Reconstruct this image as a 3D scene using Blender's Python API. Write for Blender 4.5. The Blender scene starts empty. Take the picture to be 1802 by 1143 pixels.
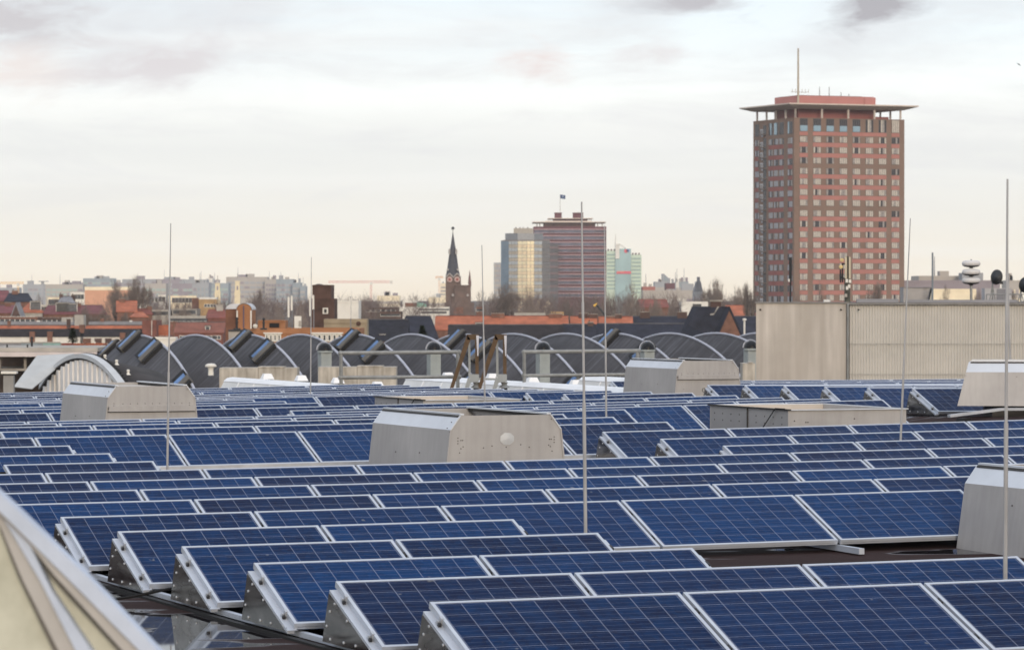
import bpy, bmesh, math, random
from math import sin, cos, pi, radians, sqrt, atan, tan, exp
from mathutils import Vector, Matrix, Euler
random.seed(7)
SC = bpy.context.scene
COL = SC.collection
# ------------------------------------------------------------------ camera
FPX, HZ, CAMZ = 6780.25, 520.0, 18.0          # focal length in photo pixels, horizon row, camera height
PITCH = atan((571.5 - HZ) / FPX)
cam = bpy.data.cameras.new("camera")
cam.sensor_fit = 'HORIZONTAL'; cam.sensor_width = 36.0; cam.lens = 36.0 * FPX / 1802.0
cam.clip_start = 0.5; cam.clip_end = 30000
cam.dof.use_dof = True; cam.dof.focus_distance = 36.0; cam.dof.aperture_fstop = 9.5
camo = bpy.data.objects.new("camera", cam); COL.objects.link(camo)
camo.location = (0, 0, CAMZ); camo.rotation_euler = (pi / 2 - PITCH, 0, 0)
SC.camera = camo
# ------------------------------------------------------------------ world
SUN_EL, SUN_AZ = radians(14), radians(170)       # azimuth clockwise from +Y (the view): behind, to the right
w = bpy.data.worlds.new("World"); SC.world = w; w.use_nodes = True
nt = w.node_tree; nt.nodes.clear()
class NG:
    """tiny node helper"""
    def __init__(s, t): s.t = t
    def n(s, typ, ins=None, **kw):
        n = s.t.nodes.new(typ)
        for k, v in kw.items(): setattr(n, k, v)
        for k, v in (ins or {}).items():
            if hasattr(v, 'is_linked') or isinstance(v, bpy.types.NodeSocket): s.t.links.new(v, n.inputs[k])
            else: n.inputs[k].default_value = v
        return n
    def m(s, op, a, b=0.0, c=0.0, clamp=False):
        n = s.n('ShaderNodeMath', {0: a, 1: b, 2: c}, operation=op); n.use_clamp = clamp
        return n.outputs[0]
    def mix(s, f, a, b, typ='RGBA', blend='MIX'):
        n = s.t.nodes.new('ShaderNodeMix'); n.data_type = typ; n.blend_type = blend
        o = {'RGBA': (6, 7, 2), 'FLOAT': (2, 3, 0)}[typ]
        for i, v in ((0, f), (o[0], a), (o[1], b)):
            if isinstance(v, bpy.types.NodeSocket): s.t.links.new(v, n.inputs[i])
            else:
                n.inputs[i].default_value = (tuple(v) + (1.0,))[:4] if hasattr(v, '__len__') else v
        return n.outputs[o[2]]
    def ramp(s, f, stops):
        n = s.t.nodes.new('ShaderNodeValToRGB'); r = n.color_ramp
        while len(r.elements) < len(stops): r.elements.new(0.5)
        for e, (p, c) in zip(r.elements, stops):
            e.position = p; e.color = (tuple(c) + (1.0,))[:4] if hasattr(c, '__len__') else (c, c, c, 1)
        s.t.links.new(f, n.inputs[0]); return n.outputs[0]
g = NG(nt)
tc = g.n('ShaderNodeTexCoord').outputs['Generated']
sx_ = g.n('ShaderNodeSeparateXYZ', {0: tc})
dx, dy, dz = sx_.outputs
el = g.m('ARCSINE', dz)                                   # elevation
az = g.m('ARCTAN2', dx, dy)                               # azimuth from the view axis
sky = g.n('ShaderNodeTexSky', sky_type='NISHITA', sun_disc=False)
sky.sun_elevation = SUN_EL; sky.sun_rotation = SUN_AZ; sky.altitude = 20; sky.dust_density = 2.0
skyc = g.mix(1.0, sky.outputs[0], (0.085, 0.085, 0.085), blend='MULTIPLY')
# veil of cloud: brightness against elevation (radians)
veil = g.ramp(g.m('MULTIPLY', el, 1.0 / 1.6, clamp=True), [
    (0.0, (1.12, 0.985, 0.79)), (0.0037, (1.15, 1.055, 0.89)), (0.011, (1.10, 1.06, 0.955)), (0.0195, (1.03, 1.035, 1.00)), (0.0245, (0.985, 1.00, 0.985)),
    (0.0285, (1.07, 1.085, 1.06)), (0.0325, (1.17, 1.195, 1.17)), (0.038, (1.07, 1.135, 1.15)), (0.05, (0.95, 1.06, 1.13)),
    (0.12, (0.90, 0.95, 1.03)), (0.35, (0.97, 1.08, 1.25)), (1.0, (1.0, 1.12, 1.32))])
lp = g.n('ShaderNodeCombineXYZ', {0: g.m('MULTIPLY', az, 16.0), 1: g.m('MULTIPLY', el, 46.0), 2: 0.3})
n1 = g.n('ShaderNodeTexNoise', {'Vector': lp.outputs[0], 'Scale': 0.8, 'Detail': 5.0, 'Roughness': 0.55})
streak = g.n('ShaderNodeTexNoise', {'Vector': g.n('ShaderNodeCombineXYZ', {0: g.m('MULTIPLY', az, 9.0), 1: g.m('MULTIPLY', el, 120.0), 2: 2.0}).outputs[0], 'Scale': 0.9, 'Detail': 4.0})
up = g.m('MULTIPLY', g.m('SUBTRACT', el, 0.040), 40.0, clamp=True)
wsp = g.m('MULTIPLY', g.ramp(n1.outputs['Fac'], [(0.46, 0.0), (0.72, 1.0)]), up)
veil = g.mix(g.m('MULTIPLY', wsp, 0.8), veil, (0.80, 0.795, 0.835))
veil = g.mix(g.m('MULTIPLY', g.ramp(streak.outputs['Fac'], [(0.5, 0.0), (0.75, 1.0)]), 0.35), veil, (1.17, 1.17, 1.14))
b2 = g.n('ShaderNodeTexNoise', {'Vector': g.n('ShaderNodeCombineXYZ', {0: g.m('MULTIPLY', az, 14.0), 1: g.m('MULTIPLY', el, 75.0), 2: 7.0}).outputs[0], 'Scale': 1.1, 'Detail': 7.0, 'Roughness': 0.6, 'Distortion': 0.5})
k2 = g.m('MULTIPLY', g.ramp(b2.outputs['Fac'], [(0.46, 0.0), (0.66, 1.0)]), g.m('MULTIPLY', g.m('SUBTRACT', el, 0.012), 40.0, clamp=True))
veil = g.mix(g.m('MULTIPLY', k2, 0.55), veil, (0.90, 0.905, 0.925))
# a few cloud banks that drift at fixed compass points
def bank(v, a0, e0, ra, re, col, amt):
    qa = g.m('DIVIDE', g.m('SUBTRACT', az, a0), ra); qe = g.m('DIVIDE', g.m('SUBTRACT', el, e0), re)
    d = g.m('ADD', g.m('MULTIPLY', qa, qa), g.m('MULTIPLY', qe, qe))
    bl = g.m('EXPONENT', g.m('MULTIPLY', d, -1.0))
    nn = g.n('ShaderNodeTexNoise', {'Vector': lp.outputs[0], 'Scale': 3.0, 'Detail': 8.0, 'Roughness': 0.58, 'Distortion': 0.35})
    k = g.m('MULTIPLY', g.ramp(g.m('ADD', bl, g.m('MULTIPLY', g.m('SUBTRACT', nn.outputs['Fac'], 0.5), 2.6)), [(0.22, 0.0), (0.95, 1.0)]), g.m('POWER', bl, 0.45))
    return g.mix(g.m('MULTIPLY', k, amt, clamp=True), v, col)
veil = bank(veil, -0.128, 0.071, 0.020, 0.009, (0.70, 0.675, 0.71), 1.0)
veil = bank(veil, -0.128, 0.058, 0.016, 0.007, (0.98, 0.90, 0.875), 0.9)
veil = bank(veil, -0.092, 0.060, 0.024, 0.007, (0.84, 0.80, 0.825), 1.0)
veil = bank(veil, 0.006, 0.059, 0.010, 0.006, (0.97, 0.885, 0.875), 1.2)
veil = bank(veil, 0.050, 0.0765, 0.016, 0.0045, (0.60, 0.585, 0.63), 1.1)
veil = bank(veil, 0.094, 0.0745, 0.012, 0.006, (0.50, 0.485, 0.53), 1.2)
veil = bank(veil, 0.040, 0.062, 0.012, 0.004, (0.90, 0.86, 0.875), .8)
# glow of the low sun behind the veil, far outside the picture
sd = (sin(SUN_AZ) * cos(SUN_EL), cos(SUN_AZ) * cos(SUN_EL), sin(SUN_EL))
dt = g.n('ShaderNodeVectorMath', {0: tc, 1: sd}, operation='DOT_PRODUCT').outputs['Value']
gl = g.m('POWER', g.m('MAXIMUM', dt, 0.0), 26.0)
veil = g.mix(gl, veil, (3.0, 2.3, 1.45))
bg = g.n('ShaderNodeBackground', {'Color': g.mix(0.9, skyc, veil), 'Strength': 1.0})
g.n('ShaderNodeOutputWorld', {'Surface': bg.outputs[0]})
# ------------------------------------------------------------------ sun behind thin cloud
sun = bpy.data.lights.new("sun", 'SUN'); sun.energy = 1.45; sun.angle = radians(11); sun.color = (1.0, 0.88, 0.74)
suno = bpy.data.objects.new("sun", sun); COL.objects.link(suno); suno.location = (60, -60, 80)
suno.rotation_euler = Vector(sd).to_track_quat('Z', 'Y').to_euler()
SC.view_settings.view_transform = 'Standard'; SC.view_settings.look = 'None'
SC.view_settings.exposure = 0.0; SC.view_settings.gamma = 1.0
SC.render.engine = 'CYCLES'
SC.cycles.use_denoising = True
SC.cycles.use_adaptive_sampling = False
SC.cycles.max_bounces = 6; SC.cycles.diffuse_bounces = 3; SC.cycles.glossy_bounces = 3
SC.cycles.transmission_bounces = 3; SC.cycles.volume_bounces = 1; SC.cycles.caustics_reflective = False; SC.cycles.caustics_refractive = False
SC.cycles.sample_clamp_indirect = 4.0
# ------------------------------------------------------------------ picture ray -> place at a given distance
CP, SP = cos(PITCH), sin(PITCH)
def at(px, py, Y):
    u = (px - 901) / FPX; v = -(py - 571.5) / FPX
    d = Vector((u, CP + v * SP, -SP + v * CP)); d *= Y / d.y
    return Vector((d.x, d.y, d.z + CAMZ))
def zat(py, Y): return at(901, py, Y).z
def xat(px, Y): return at(px, HZ, Y).x
# ------------------------------------------------------------------ materials
MATS = {}
def mat(name, col, rough=0.7, metal=0.0, var=0.12, scale=1.5, col2=None, bump=0.0, bscale=20.0, spec=0.22, objvar=0.0, fn=None):
    if name in MATS: return MATS[name]
    m = bpy.data.materials.new(name); m.use_nodes = True; MATS[name] = m
    t = m.node_tree; b = t.nodes['Principled BSDF']; q = NG(t)
    tcx = q.n('ShaderNodeTexCoord').outputs['Object']
    nz = q.n('ShaderNodeTexNoise', {'Vector': tcx, 'Scale': scale, 'Detail': 5.0, 'Roughness': 0.6})
    c2 = col2 or tuple(max(0.0, x * (1 - var * 2)) for x in col)
    c1 = tuple(min(1.0, x * (1 + var)) for x in col)
    cc = q.ramp(nz.outputs['Fac'], [(0.3, c2), (0.7, c1)])
    if objvar:
        oi = q.n('ShaderNodeObjectInfo').outputs['Random']
        k = q.m('ADD', q.m('MULTIPLY', oi, objvar * 2), 1 - objvar)
        cc = q.mix(1.0, cc, q.n('ShaderNodeCombineColor', {0: k, 1: k, 2: k}).outputs[0], blend='MULTIPLY')
    if fn: cc = fn(q, tcx, cc, b) or cc
    t.links.new(cc, b.inputs['Base Color'])
    b.inputs['Roughness'].default_value = rough; b.inputs['Metallic'].default_value = metal
    b.inputs['Specular IOR Level'].default_value = spec
    if bump:
        bn = q.n('ShaderNodeTexNoise', {'Vector': tcx, 'Scale': bscale, 'Detail': 4.0})
        bp = q.n('ShaderNodeBump', {'Height': bn.outputs['Fac'], 'Strength': bump, 'Distance': 0.02})
        t.links.new(bp.outputs[0], b.inputs['Normal'])
    return m
# ------------------------------------------------------------------ mesh builder
class MB:
    def __init__(s): s.v = []; s.f = []; s.mi = []; s.uv = {}
    def add(s, vs, fs, mi=0):
        o = len(s.v); s.v += [tuple(x) for x in vs]
        for f in fs: s.f.append(tuple(i + o for i in f)); s.mi.append(mi)
        return s
    def box(s, x0, x1, y0, y1, z0, z1, mi=0, M=None):
        vs = [Vector((x, y, z)) for z in (z0, z1) for y in (y0, y1) for x in (x0, x1)]
        if M is not None: vs = [M @ p for p in vs]
        return s.add(vs, [(0, 2, 3, 1), (4, 5, 7, 6), (0, 1, 5, 4), (2, 6, 7, 3), (0, 4, 6, 2), (1, 3, 7, 5)], mi)
    def prism(s, poly, vec, mi=0, caps=True):
        """planar polygon of 3D points swept along vec"""
        n = len(poly); vec = Vector(vec); a = [Vector(p) for p in poly]; b = [p + vec for p in a]
        nrm = Vector((0, 0, 0))
        for i in range(n): nrm += a[i].cross(a[(i + 1) % n])
        if nrm.dot(vec) > 0: a.reverse(); b.reverse()
        fs = [(i, n + i, n + (i + 1) % n, (i + 1) % n)[::-1] for i in range(n)]
        fs = [(i, (i + 1) % n, n + (i + 1) % n, n + i)[::-1] for i in range(n)]
        if caps: fs += [tuple(range(n)), tuple(range(2 * n - 1, n - 1, -1))]
        return s.add(a + b, fs, mi)
    def tube(s, p0, p1, r0, r1=None, n=6, mi=0, cap=True):
        p0, p1 = Vector(p0), Vector(p1); r1 = r0 if r1 is None else r1
        d = (p1 - p0).normalized(); u = d.orthogonal().normalized(); w_ = d.cross(u)
        vs = [p0 + (u * cos(2 * pi * i / n) + w_ * sin(2 * pi * i / n)) * r0 for i in range(n)]
        vs += [p1 + (u * cos(2 * pi * i / n) + w_ * sin(2 * pi * i / n)) * r1 for i in range(n)]
        fs = [(i, (i + 1) % n, n + (i + 1) % n, n + i) for i in range(n)]
        if cap: fs += [tuple(range(n - 1, -1, -1)), tuple(range(n, 2 * n))]
        return s.add(vs, fs, mi)
    def lathe(s, prof, n=20, mi=0, c=(0, 0, 0), ang=2 * pi, M=None):
        """prof = [(r, z)] revolved about z"""
        vs = []
        for r, z in prof:
            for i in range(n):
                p = Vector((c[0] + r * cos(ang * i / n), c[1] + r * sin(ang * i / n), c[2] + z)); vs.append(M @ p if M else p)
        fs = []
        for k in range(len(prof) - 1):
            for i in range(n):
                j = (i + 1) % n; fs.append((k * n + i, k * n + j, (k + 1) * n + j, (k + 1) * n + i))
        if prof[0][0] > 1e-5: fs.append(tuple(range(n - 1, -1, -1)))
        if prof[-1][0] > 1e-5: fs.append(tuple(range((len(prof) - 1) * n, len(prof) * n)))
        return s.add(vs, fs, mi)
    def quad(s, a, b, c, d, mi=0): return s.add([a, b, c, d], [(0, 1, 2, 3)], mi)
    def mesh(s, name, mats, smooth=False):
        me = bpy.data.meshes.new(name); me.from_pydata(s.v, [], s.f)
        for m in (mats if isinstance(mats, (list, tuple)) else [mats]): me.materials.append(m)
        if any(s.mi): me.polygons.foreach_set('material_index', s.mi)
        if smooth: me.polygons.foreach_set('use_smooth', [True] * len(s.f))
        me.update(); return me
    def build(s, name, mats, parent=None, smooth=False, loc=None, rotz=0.0):
        return obj(name, s.mesh(name, mats, smooth), parent, loc, rotz)
def obj(name, me, parent=None, loc=None, rotz=0.0):
    o = bpy.data.objects.new(name, me); COL.objects.link(o)
    if parent is not None: o.parent = parent
    if loc is not None: o.location = loc
    if rotz: o.rotation_euler = (0, 0, rotz)
    return o
def tag(o, label=None, cat=None, group=None, kind=None):
    if label: o['label'] = label
    if cat: o['category'] = cat
    if group: o['group'] = group
    if kind: o['kind'] = kind
    return o
def thing(name, label, cat, loc=(0, 0, 0), rotz=0.0, group=None):
    o = bpy.data.objects.new(name, None); COL.objects.link(o); o.empty_display_size = 0.2
    o.location = loc; o.rotation_euler = (0, 0, rotz)
    return tag(o, label, cat, group)
def copy_tree(o, parent=None):
    c = o.copy(); COL.objects.link(c); c.parent = parent
    for ch in list(o.children): copy_tree(ch, c)
    return c
def struct(name, mb, m, smooth=False):
    o = mb.build(name, m, smooth=smooth); o['kind'] = 'structure'; return o
HAZE = 0.000072
# ================================================================== the panel roof
W, TH, X0, Y0, RP, TILT = 1.67, .36295, -.50803, 23.30764, 1.8209, .35857
EX = Vector((cos(TH), sin(TH), 0)); EY = Vector((-sin(TH), cos(TH), 0))
ZR = [-1.851, -1.852, -1.851, -1.846, -1.84, -1.825, -1.814, -1.812, -1.818, -1.816, -1.806, -1.791, -1.77, -1.742, -1.732, -1.745, -1.773, -1.806,
      -1.835, -1.862, -1.872, -1.875, -1.895, -1.915, -1.945, -1.978, -2.01, -2.03, -2.038, -2.055, -2.068]
def ztop(r, c):
    """height of the panels' top edges (relative to the camera) over the gently rolling roof"""
    k = max(0.0, min(len(ZR) - 1.001, r)); i = int(k); z = ZR[i] + (ZR[i + 1] - ZR[i]) * (k - i)
    a = c * W; z += .00748 * a + .00026 * a * a
    if c > 11.3:
        t = min(1.0, (c - 11.3) / 0.8); t = t * t * (3 - 2 * t)
        z += t * (-0.016 - 0.04 * (c - 12.4) + max(0.0, 27 - max(k, 15)) * 0.0128)
    return z + CAMZ
def grid(a, s, dz=0.0):
    """metres along the rows, metres across them -> world point at panel-top height + dz"""
    return Vector((X0, Y0, 0)) + EX * a + EY * s + Vector((0, 0, ztop(s / RP, a / W) + dz))
DROP = 0.445                                                     # roof skin below the panel tops
def froof(q, co, cc, b):
    sep = q.n('ShaderNodeSeparateXYZ', {0: co})
    wv = q.n('ShaderNodeTexNoise', {'Vector': q.n('ShaderNodeVectorMath', {0: co, 1: (3.0, 60.0, 1.0)}, operation='MULTIPLY').outputs[0], 'Scale': 1.0, 'Detail': 4.0, 'Roughness': 0.7})
    c = q.mix(0.5, cc, q.ramp(wv.outputs['Fac'], [(0.3, (0.016, 0.008, 0.0075)), (0.7, (0.056, 0.029, 0.026))]))
    pn = q.n('ShaderNodeTexNoise', {'Vector': q.n('ShaderNodeVectorMath', {0: co, 1: (0.55, 1.25, 1.0)}, operation='MULTIPLY').outputs[0], 'Scale': 1.0, 'Detail': 3.0, 'Roughness': 0.5})
    pd = q.n('ShaderNodeVectorMath', {0: q.n('ShaderNodeVectorMath', {0: co, 1: (-2.1, 26.6, 0)}, operation='SUBTRACT').outputs[0], 1: (.55, .42, 0)}, operation='MULTIPLY').outputs[0]
    pl_ = q.n('ShaderNodeVectorMath', {0: pd}, operation='LENGTH').outputs['Value']
    pf = q.m('ADD', pn.outputs['Fac'], q.m('MULTIPLY', q.m('EXPONENT', q.m('MULTIPLY', q.m('MULTIPLY', pl_, pl_), -1.0)), .11))
    wet = q.ramp(pf, [(0.55, 0.0), (0.59, 1.0)])
    edge = q.m('SUBTRACT', q.ramp(pf, [(0.55, 0.0), (0.565, 1.0)]), q.ramp(pf, [(0.57, 0.0), (0.59, 1.0)]), clamp=True)
    c = q.mix(q.m('MULTIPLY', edge, 0.8), c, (0.16, 0.15, 0.16))
    c = q.mix(wet, c, (0.02, 0.018, 0.02))
    q.t.links.new(q.m('SUBTRACT', 0.85, q.m('MULTIPLY', wet, 0.82)), b.inputs['Roughness'])
    bn = q.n('ShaderNodeBump', {'Height': wv.outputs['Fac'], 'Strength': q.m('SUBTRACT', 0.5, q.m('MULTIPLY', wet, 0.5)), 'Distance': 0.01})
    q.t.links.new(bn.outputs[0], b.inputs['Normal'])
    return c
M_roof = mat('bitumen', (0.030, 0.019, 0.019), 0.6, spec=.08, fn=froof, scale=0.6, var=0.3)
mb = MB(); na, ns = 72, 66
A0, A1, S0_, S1_ = -13.0, 41.0, -11.0, 60.5
for j in range(ns + 1):
    for i in range(na + 1):
        a = A0 + (A1 - A0) * i / na; s = S0_ + (S1_ - S0_) * j / ns
        mb.v.append(tuple(grid(a, s, -DROP)))
for j in range(ns):
    for i in range(na):
        o = j * (na + 1) + i; mb.f.append((o, o + 1, o + na + 2, o + na + 1)); mb.mi.append(0)
# the walls of the hall below the roof
edge = [(A0, S0_), (A1, S0_), (A1, S1_), (A0, S1_)]
roof_o = struct('roof', mb, M_roof, smooth=True)
mb = MB()
for (a0, s0), (a1, s1) in zip(edge, edge[1:] + edge[:1]):
    for k in range(12):
        p = [grid(a0 + (a1 - a0) * t, s0 + (s1 - s0) * t, -DROP - 0.004) for t in (k / 12, (k + 1) / 12)]
        mb.quad((p[0].x, p[0].y, 0), (p[1].x, p[1].y, 0), p[1], p[0])
hall = mb.build('hall', mat('hall_wall', (0.33, 0.30, 0.27), 0.8, var=0.08))
tag(hall, 'long low hall carrying the fields of blue solar panels on its dark roof', 'hall')
# ------------------------------------------------------------------ solar panels
def fcell(q, co, cc, b):
    uv = q.n('ShaderNodeUVMap').outputs[0]; sp = q.n('ShaderNodeSeparateXYZ', {0: uv}); u, v = sp.outputs[0], sp.outputs[1]
    def line(x, half):                    # 1 inside a line at every integer
        f_ = q.m('ABSOLUTE', q.m('SUBTRACT', q.m('FRACT', q.m('ADD', x, 0.5)), 0.5))
        return q.m('LESS_THAN', f_, half)
    gap = q.m('MAXIMUM', line(u, 0.014), line(v, 0.013))
    bus = line(q.m('ADD', q.m('MULTIPLY', v, 3.0), 0.5), 0.026)
    cell = q.n('ShaderNodeVectorMath', {0: uv}, operation='FLOOR').outputs[0]
    oi = q.n('ShaderNodeObjectInfo'); 
    wn = q.n('ShaderNodeTexWhiteNoise', {'Vector': q.n('ShaderNodeVectorMath', {0: cell, 1: oi.outputs['Location']}, operation='ADD').outputs[0]}).outputs['Value']
    vo = q.n('ShaderNodeTexVoronoi', {'Vector': q.n('ShaderNodeVectorMath', {0: co, 1: oi.outputs['Location']}, operation='ADD').outputs[0], 'Scale': 26.0}).outputs['Color']
    vs = q.n('ShaderNodeSeparateColor', {0: vo}).outputs[0]
    k = q.m('ADD', q.m('ADD', q.m('MULTIPLY', wn, 0.30), q.m('MULTIPLY', vs, 0.32)), q.m('MULTIPLY', oi.outputs['Random'], 0.38))
    c = q.ramp(k, [(0.12, (0.0016, 0.0090, 0.042)), (0.5, (0.0008, 0.0185, 0.074)), (0.88, (0.0012, 0.0290, 0.108))])
    r2 = q.n('ShaderNodeTexWhiteNoise', {'Vector': oi.outputs['Location']}).outputs['Value']
    c = q.mix(q.m('MULTIPLY', q.ramp(r2, [(0.55, 0.0), (0.75, 1.0)]), 0.24), c, (0.0055, 0.0085, 0.036))
    kk = q.m('ADD', 0.92, q.m('MULTIPLY', oi.outputs['Random'], 0.26)); c = q.mix(1.0, c, q.n('ShaderNodeCombineColor', {0: kk, 1: kk, 2: kk}).outputs[0], blend='MULTIPLY')
    dirt = q.n('ShaderNodeTexNoise', {'Vector': q.n('ShaderNodeVectorMath', {0: co, 1: oi.outputs['Location']}, operation='ADD').outputs[0], 'Scale': 1.6, 'Detail': 5.0})
    c = q.mix(q.m('MULTIPLY', dirt.outputs['Fac'], 0.008), c, (0.30, 0.29, 0.30))
    sp_n = q.n('ShaderNodeTexNoise', {'Vector': q.n('ShaderNodeVectorMath', {0: co, 1: oi.outputs['Location']}, operation='ADD').outputs[0], 'Scale': 9.0, 'Detail': 2.0})
    c = q.mix(q.m('MULTIPLY', q.ramp(sp_n.outputs['Fac'], [(0.745, 0.0), (0.775, 1.0)]), .35), c, (0.30, 0.30, 0.29))
    lowd = q.m('MULTIPLY', q.m('SUBTRACT', 1.0, q.m('MULTIPLY', v, 1.4), clamp=True), q.m('MULTIPLY', dirt.outputs['Fac'], .045))
    c = q.mix(lowd, c, (0.17, 0.165, 0.16))
    c = q.mix(q.m('MULTIPLY', bus, 0.20), c, (0.34, 0.38, 0.50))
    c = q.mix(q.m('MULTIPLY', gap, 0.52), c, (0.36, 0.40, 0.52))
    return c
M_cell = mat('cells', (0.01, 0.02, 0.08), 0.14, fn=fcell, spec=0.018)
M_alu = mat('aluminium', (0.50, 0.535, 0.60), 0.42, 0.35, var=0.05, scale=3, bump=0.1)
M_alu2 = mat('aluminium_grey', (0.50, 0.52, 0.56), 0.45, 0.5, var=0.10, scale=4)
def fsteel(q, co, cc, b):
    oi = q.n('ShaderNodeObjectInfo').outputs['Location']
    p = q.n('ShaderNodeVectorMath', {0: co, 1: oi}, operation='ADD').outputs[0]
    p2 = q.n('ShaderNodeVectorMath', {0: p, 1: (.4, .5, 2.6)}, operation='MULTIPLY').outputs[0]
    n = q.n('ShaderNodeTexNoise', {'Vector': p2, 'Scale': 2.2, 'Detail': 4.0, 'Distortion': 0.6})
    q.t.links.new(q.ramp(n.outputs['Fac'], [(0.35, 0.14), (0.65, 0.34)]), b.inputs['Roughness'])
    return q.ramp(n.outputs["Fac"], [(0.36, (0.060, 0.056, 0.055)), (0.46, (0.20, 0.193, 0.19)), (0.55, (0.115, 0.11, 0.107)), (0.66, (0.33, 0.32, 0.31))])
M_steel = mat('stainless', (0.4, 0.4, 0.4), 0.3, 0.85, fn=fsteel)
M_dark = mat('dark_metal', (0.03, 0.03, 0.033), 0.5)
M_black = mat('rubber', (0.012, 0.012, 0.013), 0.7)
PW, PL, ZB = 1.644, 0.99, 0.065
CT, ST = cos(TILT), sin(TILT)
def tl(x, y, n=0.0): return Vector((x, y * CT - n * ST, ZB + y * ST + n * CT))     # slope coordinates -> panel-local
def slope_box(mb, x0, x1, y0, y1, n0, n1, mi=0):
    vs = [tl(x, y, n) for n in (n0, n1) for y in (y0, y1) for x in (x0, x1)]
    mb.add(vs, [(0, 2, 3, 1), (4, 5, 7, 6), (0, 1, 5, 4), (2, 6, 7, 3), (0, 4, 6, 2), (1, 3, 7, 5)], mi)
FW = 0.0245
mg = MB(); mg.quad(tl(FW, FW, -.003), tl(PW - FW, FW, -.003), tl(PW - FW, PL - FW, -.003), tl(FW, PL - FW, -.003))
me_glass = mg.mesh('cells', M_cell); uvl = me_glass.uv_layers.new(name='UVMap')
for li, uvc in zip(range(4), [(-.06, -.06), (10.06, -.06), (10.06, 6.06), (-.06, 6.06)]): uvl.data[li].uv = uvc
mf = MB()
slope_box(mf, 0, FW, 0, PL, -.042, 0); slope_box(mf, PW - FW, PW, 0, PL, -.042, 0)
slope_box(mf, FW, PW - FW, 0, FW, -.042, -.0005); slope_box(mf, FW, PW - FW, PL - FW, PL, -.042, -.0005)
slope_box(mf, FW, PW - FW, -.0, .004, -.030, -.024)
me_frame = mf.mesh('frame', M_alu)
mc = MB(); slope_box(mc, -.030, .010, -.020, .020, -.038, -.030); slope_box(mc, -.010, .010, -.020, .020, -.030, .004); slope_box(mc, -.026, -.014, -.010, .010, -.030, -.016); slope_box(mc, -.032, -.012, -.045, -.022, -.040, -.020, 1)
me_clamp = mc.mesh('clamp', [M_alu2, M_dark])
mk = MB(); slope_box(mk, PW - .004, PW + .028, -.030, .030, -.03, -.006)
me_midclamp = mk.mesh('clamp', M_dark)
mr = MB(); slope_box(mr, -.050, .0, -.02, PL - .045, -.064, -.043); slope_box(mr, -.052, .02, -.02, PL - .045, -.0435, -.0405)
me_rail = mr.mesh('sloping_rail', M_alu)
mr2 = MB(); slope_box(mr2, PW, PW + .050, -.02, PL - .045, -.064, -.043); slope_box(mr2, PW - .02, PW + .052, -.02, PL - .045, -.0435, -.0405)
me_rail2 = mr2.mesh('sloping_rail', M_alu)
def plate(x):
    m_ = MB(); y1 = (PL - .05) * CT
    pts = [(x, .02, .012), (x, .02, ZB - .035), (x, y1, ZB + (PL - .05) * ST - .066), (x, y1 + .05, ZB + (PL - .05) * ST - .058), (x, y1 + .19, .012)]
    m_.prism(pts, (-.0035, 0, 0))
    for (y, z) in [(.10, .045), (.38, .04), (.62, .04), (.90, .04), (y1 + .02, .22), (y1 + .09, .12), (.55, .185), (.80, .275)]:
        m_.lathe([(0.0, -.0085), (.009, -.007), (.010, 0)], 6, 1, M=Matrix.Translation((x - .0035, y, z)) @ Matrix.Rotation(pi / 2, 4, 'Y'))
    return m_
me_plate = plate(-.044).mesh('side_plate', [M_steel, M_alu])
me_plate2 = plate(PW + .048).mesh('side_plate', [M_steel, M_alu])
mbk = MB(); y1 = (PL - .05) * CT
mbk.prism([(-.042, y1 + .05, ZB + (PL - .05) * ST - .06), (-.042, y1 + .186, .012), (-.042, y1 + .19, .012), (-.042, y1 + .054, ZB + (PL - .05) * ST - .06)], (PW + .02, 0, 0))
me_back = mbk.mesh('back_sheet', M_steel)
ORD = ['front', 'second', 'third', 'fourth', 'fifth', 'sixth', 'seventh', 'eighth', 'ninth', 'tenth', 'eleventh', 'twelfth', 'thirteenth', 'fourteenth', 'fifteenth',
       'sixteenth', 'seventeenth', 'eighteenth', 'nineteenth', 'twentieth', 'twenty-first', 'twenty-second', 'twenty-third', 'twenty-fourth', 'twenty-fifth',
       'twenty-sixth', 'twenty-seventh', 'twenty-eighth', 'twenty-ninth', 'thirtieth', 'thirty-first']
def project(p):
    y = p.y; z = p.z - CAMZ
    yc = y * CP - z * SP; zc = y * SP + z * CP
    return 901 + FPX * p.x / yc, 571.5 - FPX * zc / yc
PANELS = []                                    # (object, row name, block, sort key)
PROTO = {}
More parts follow.
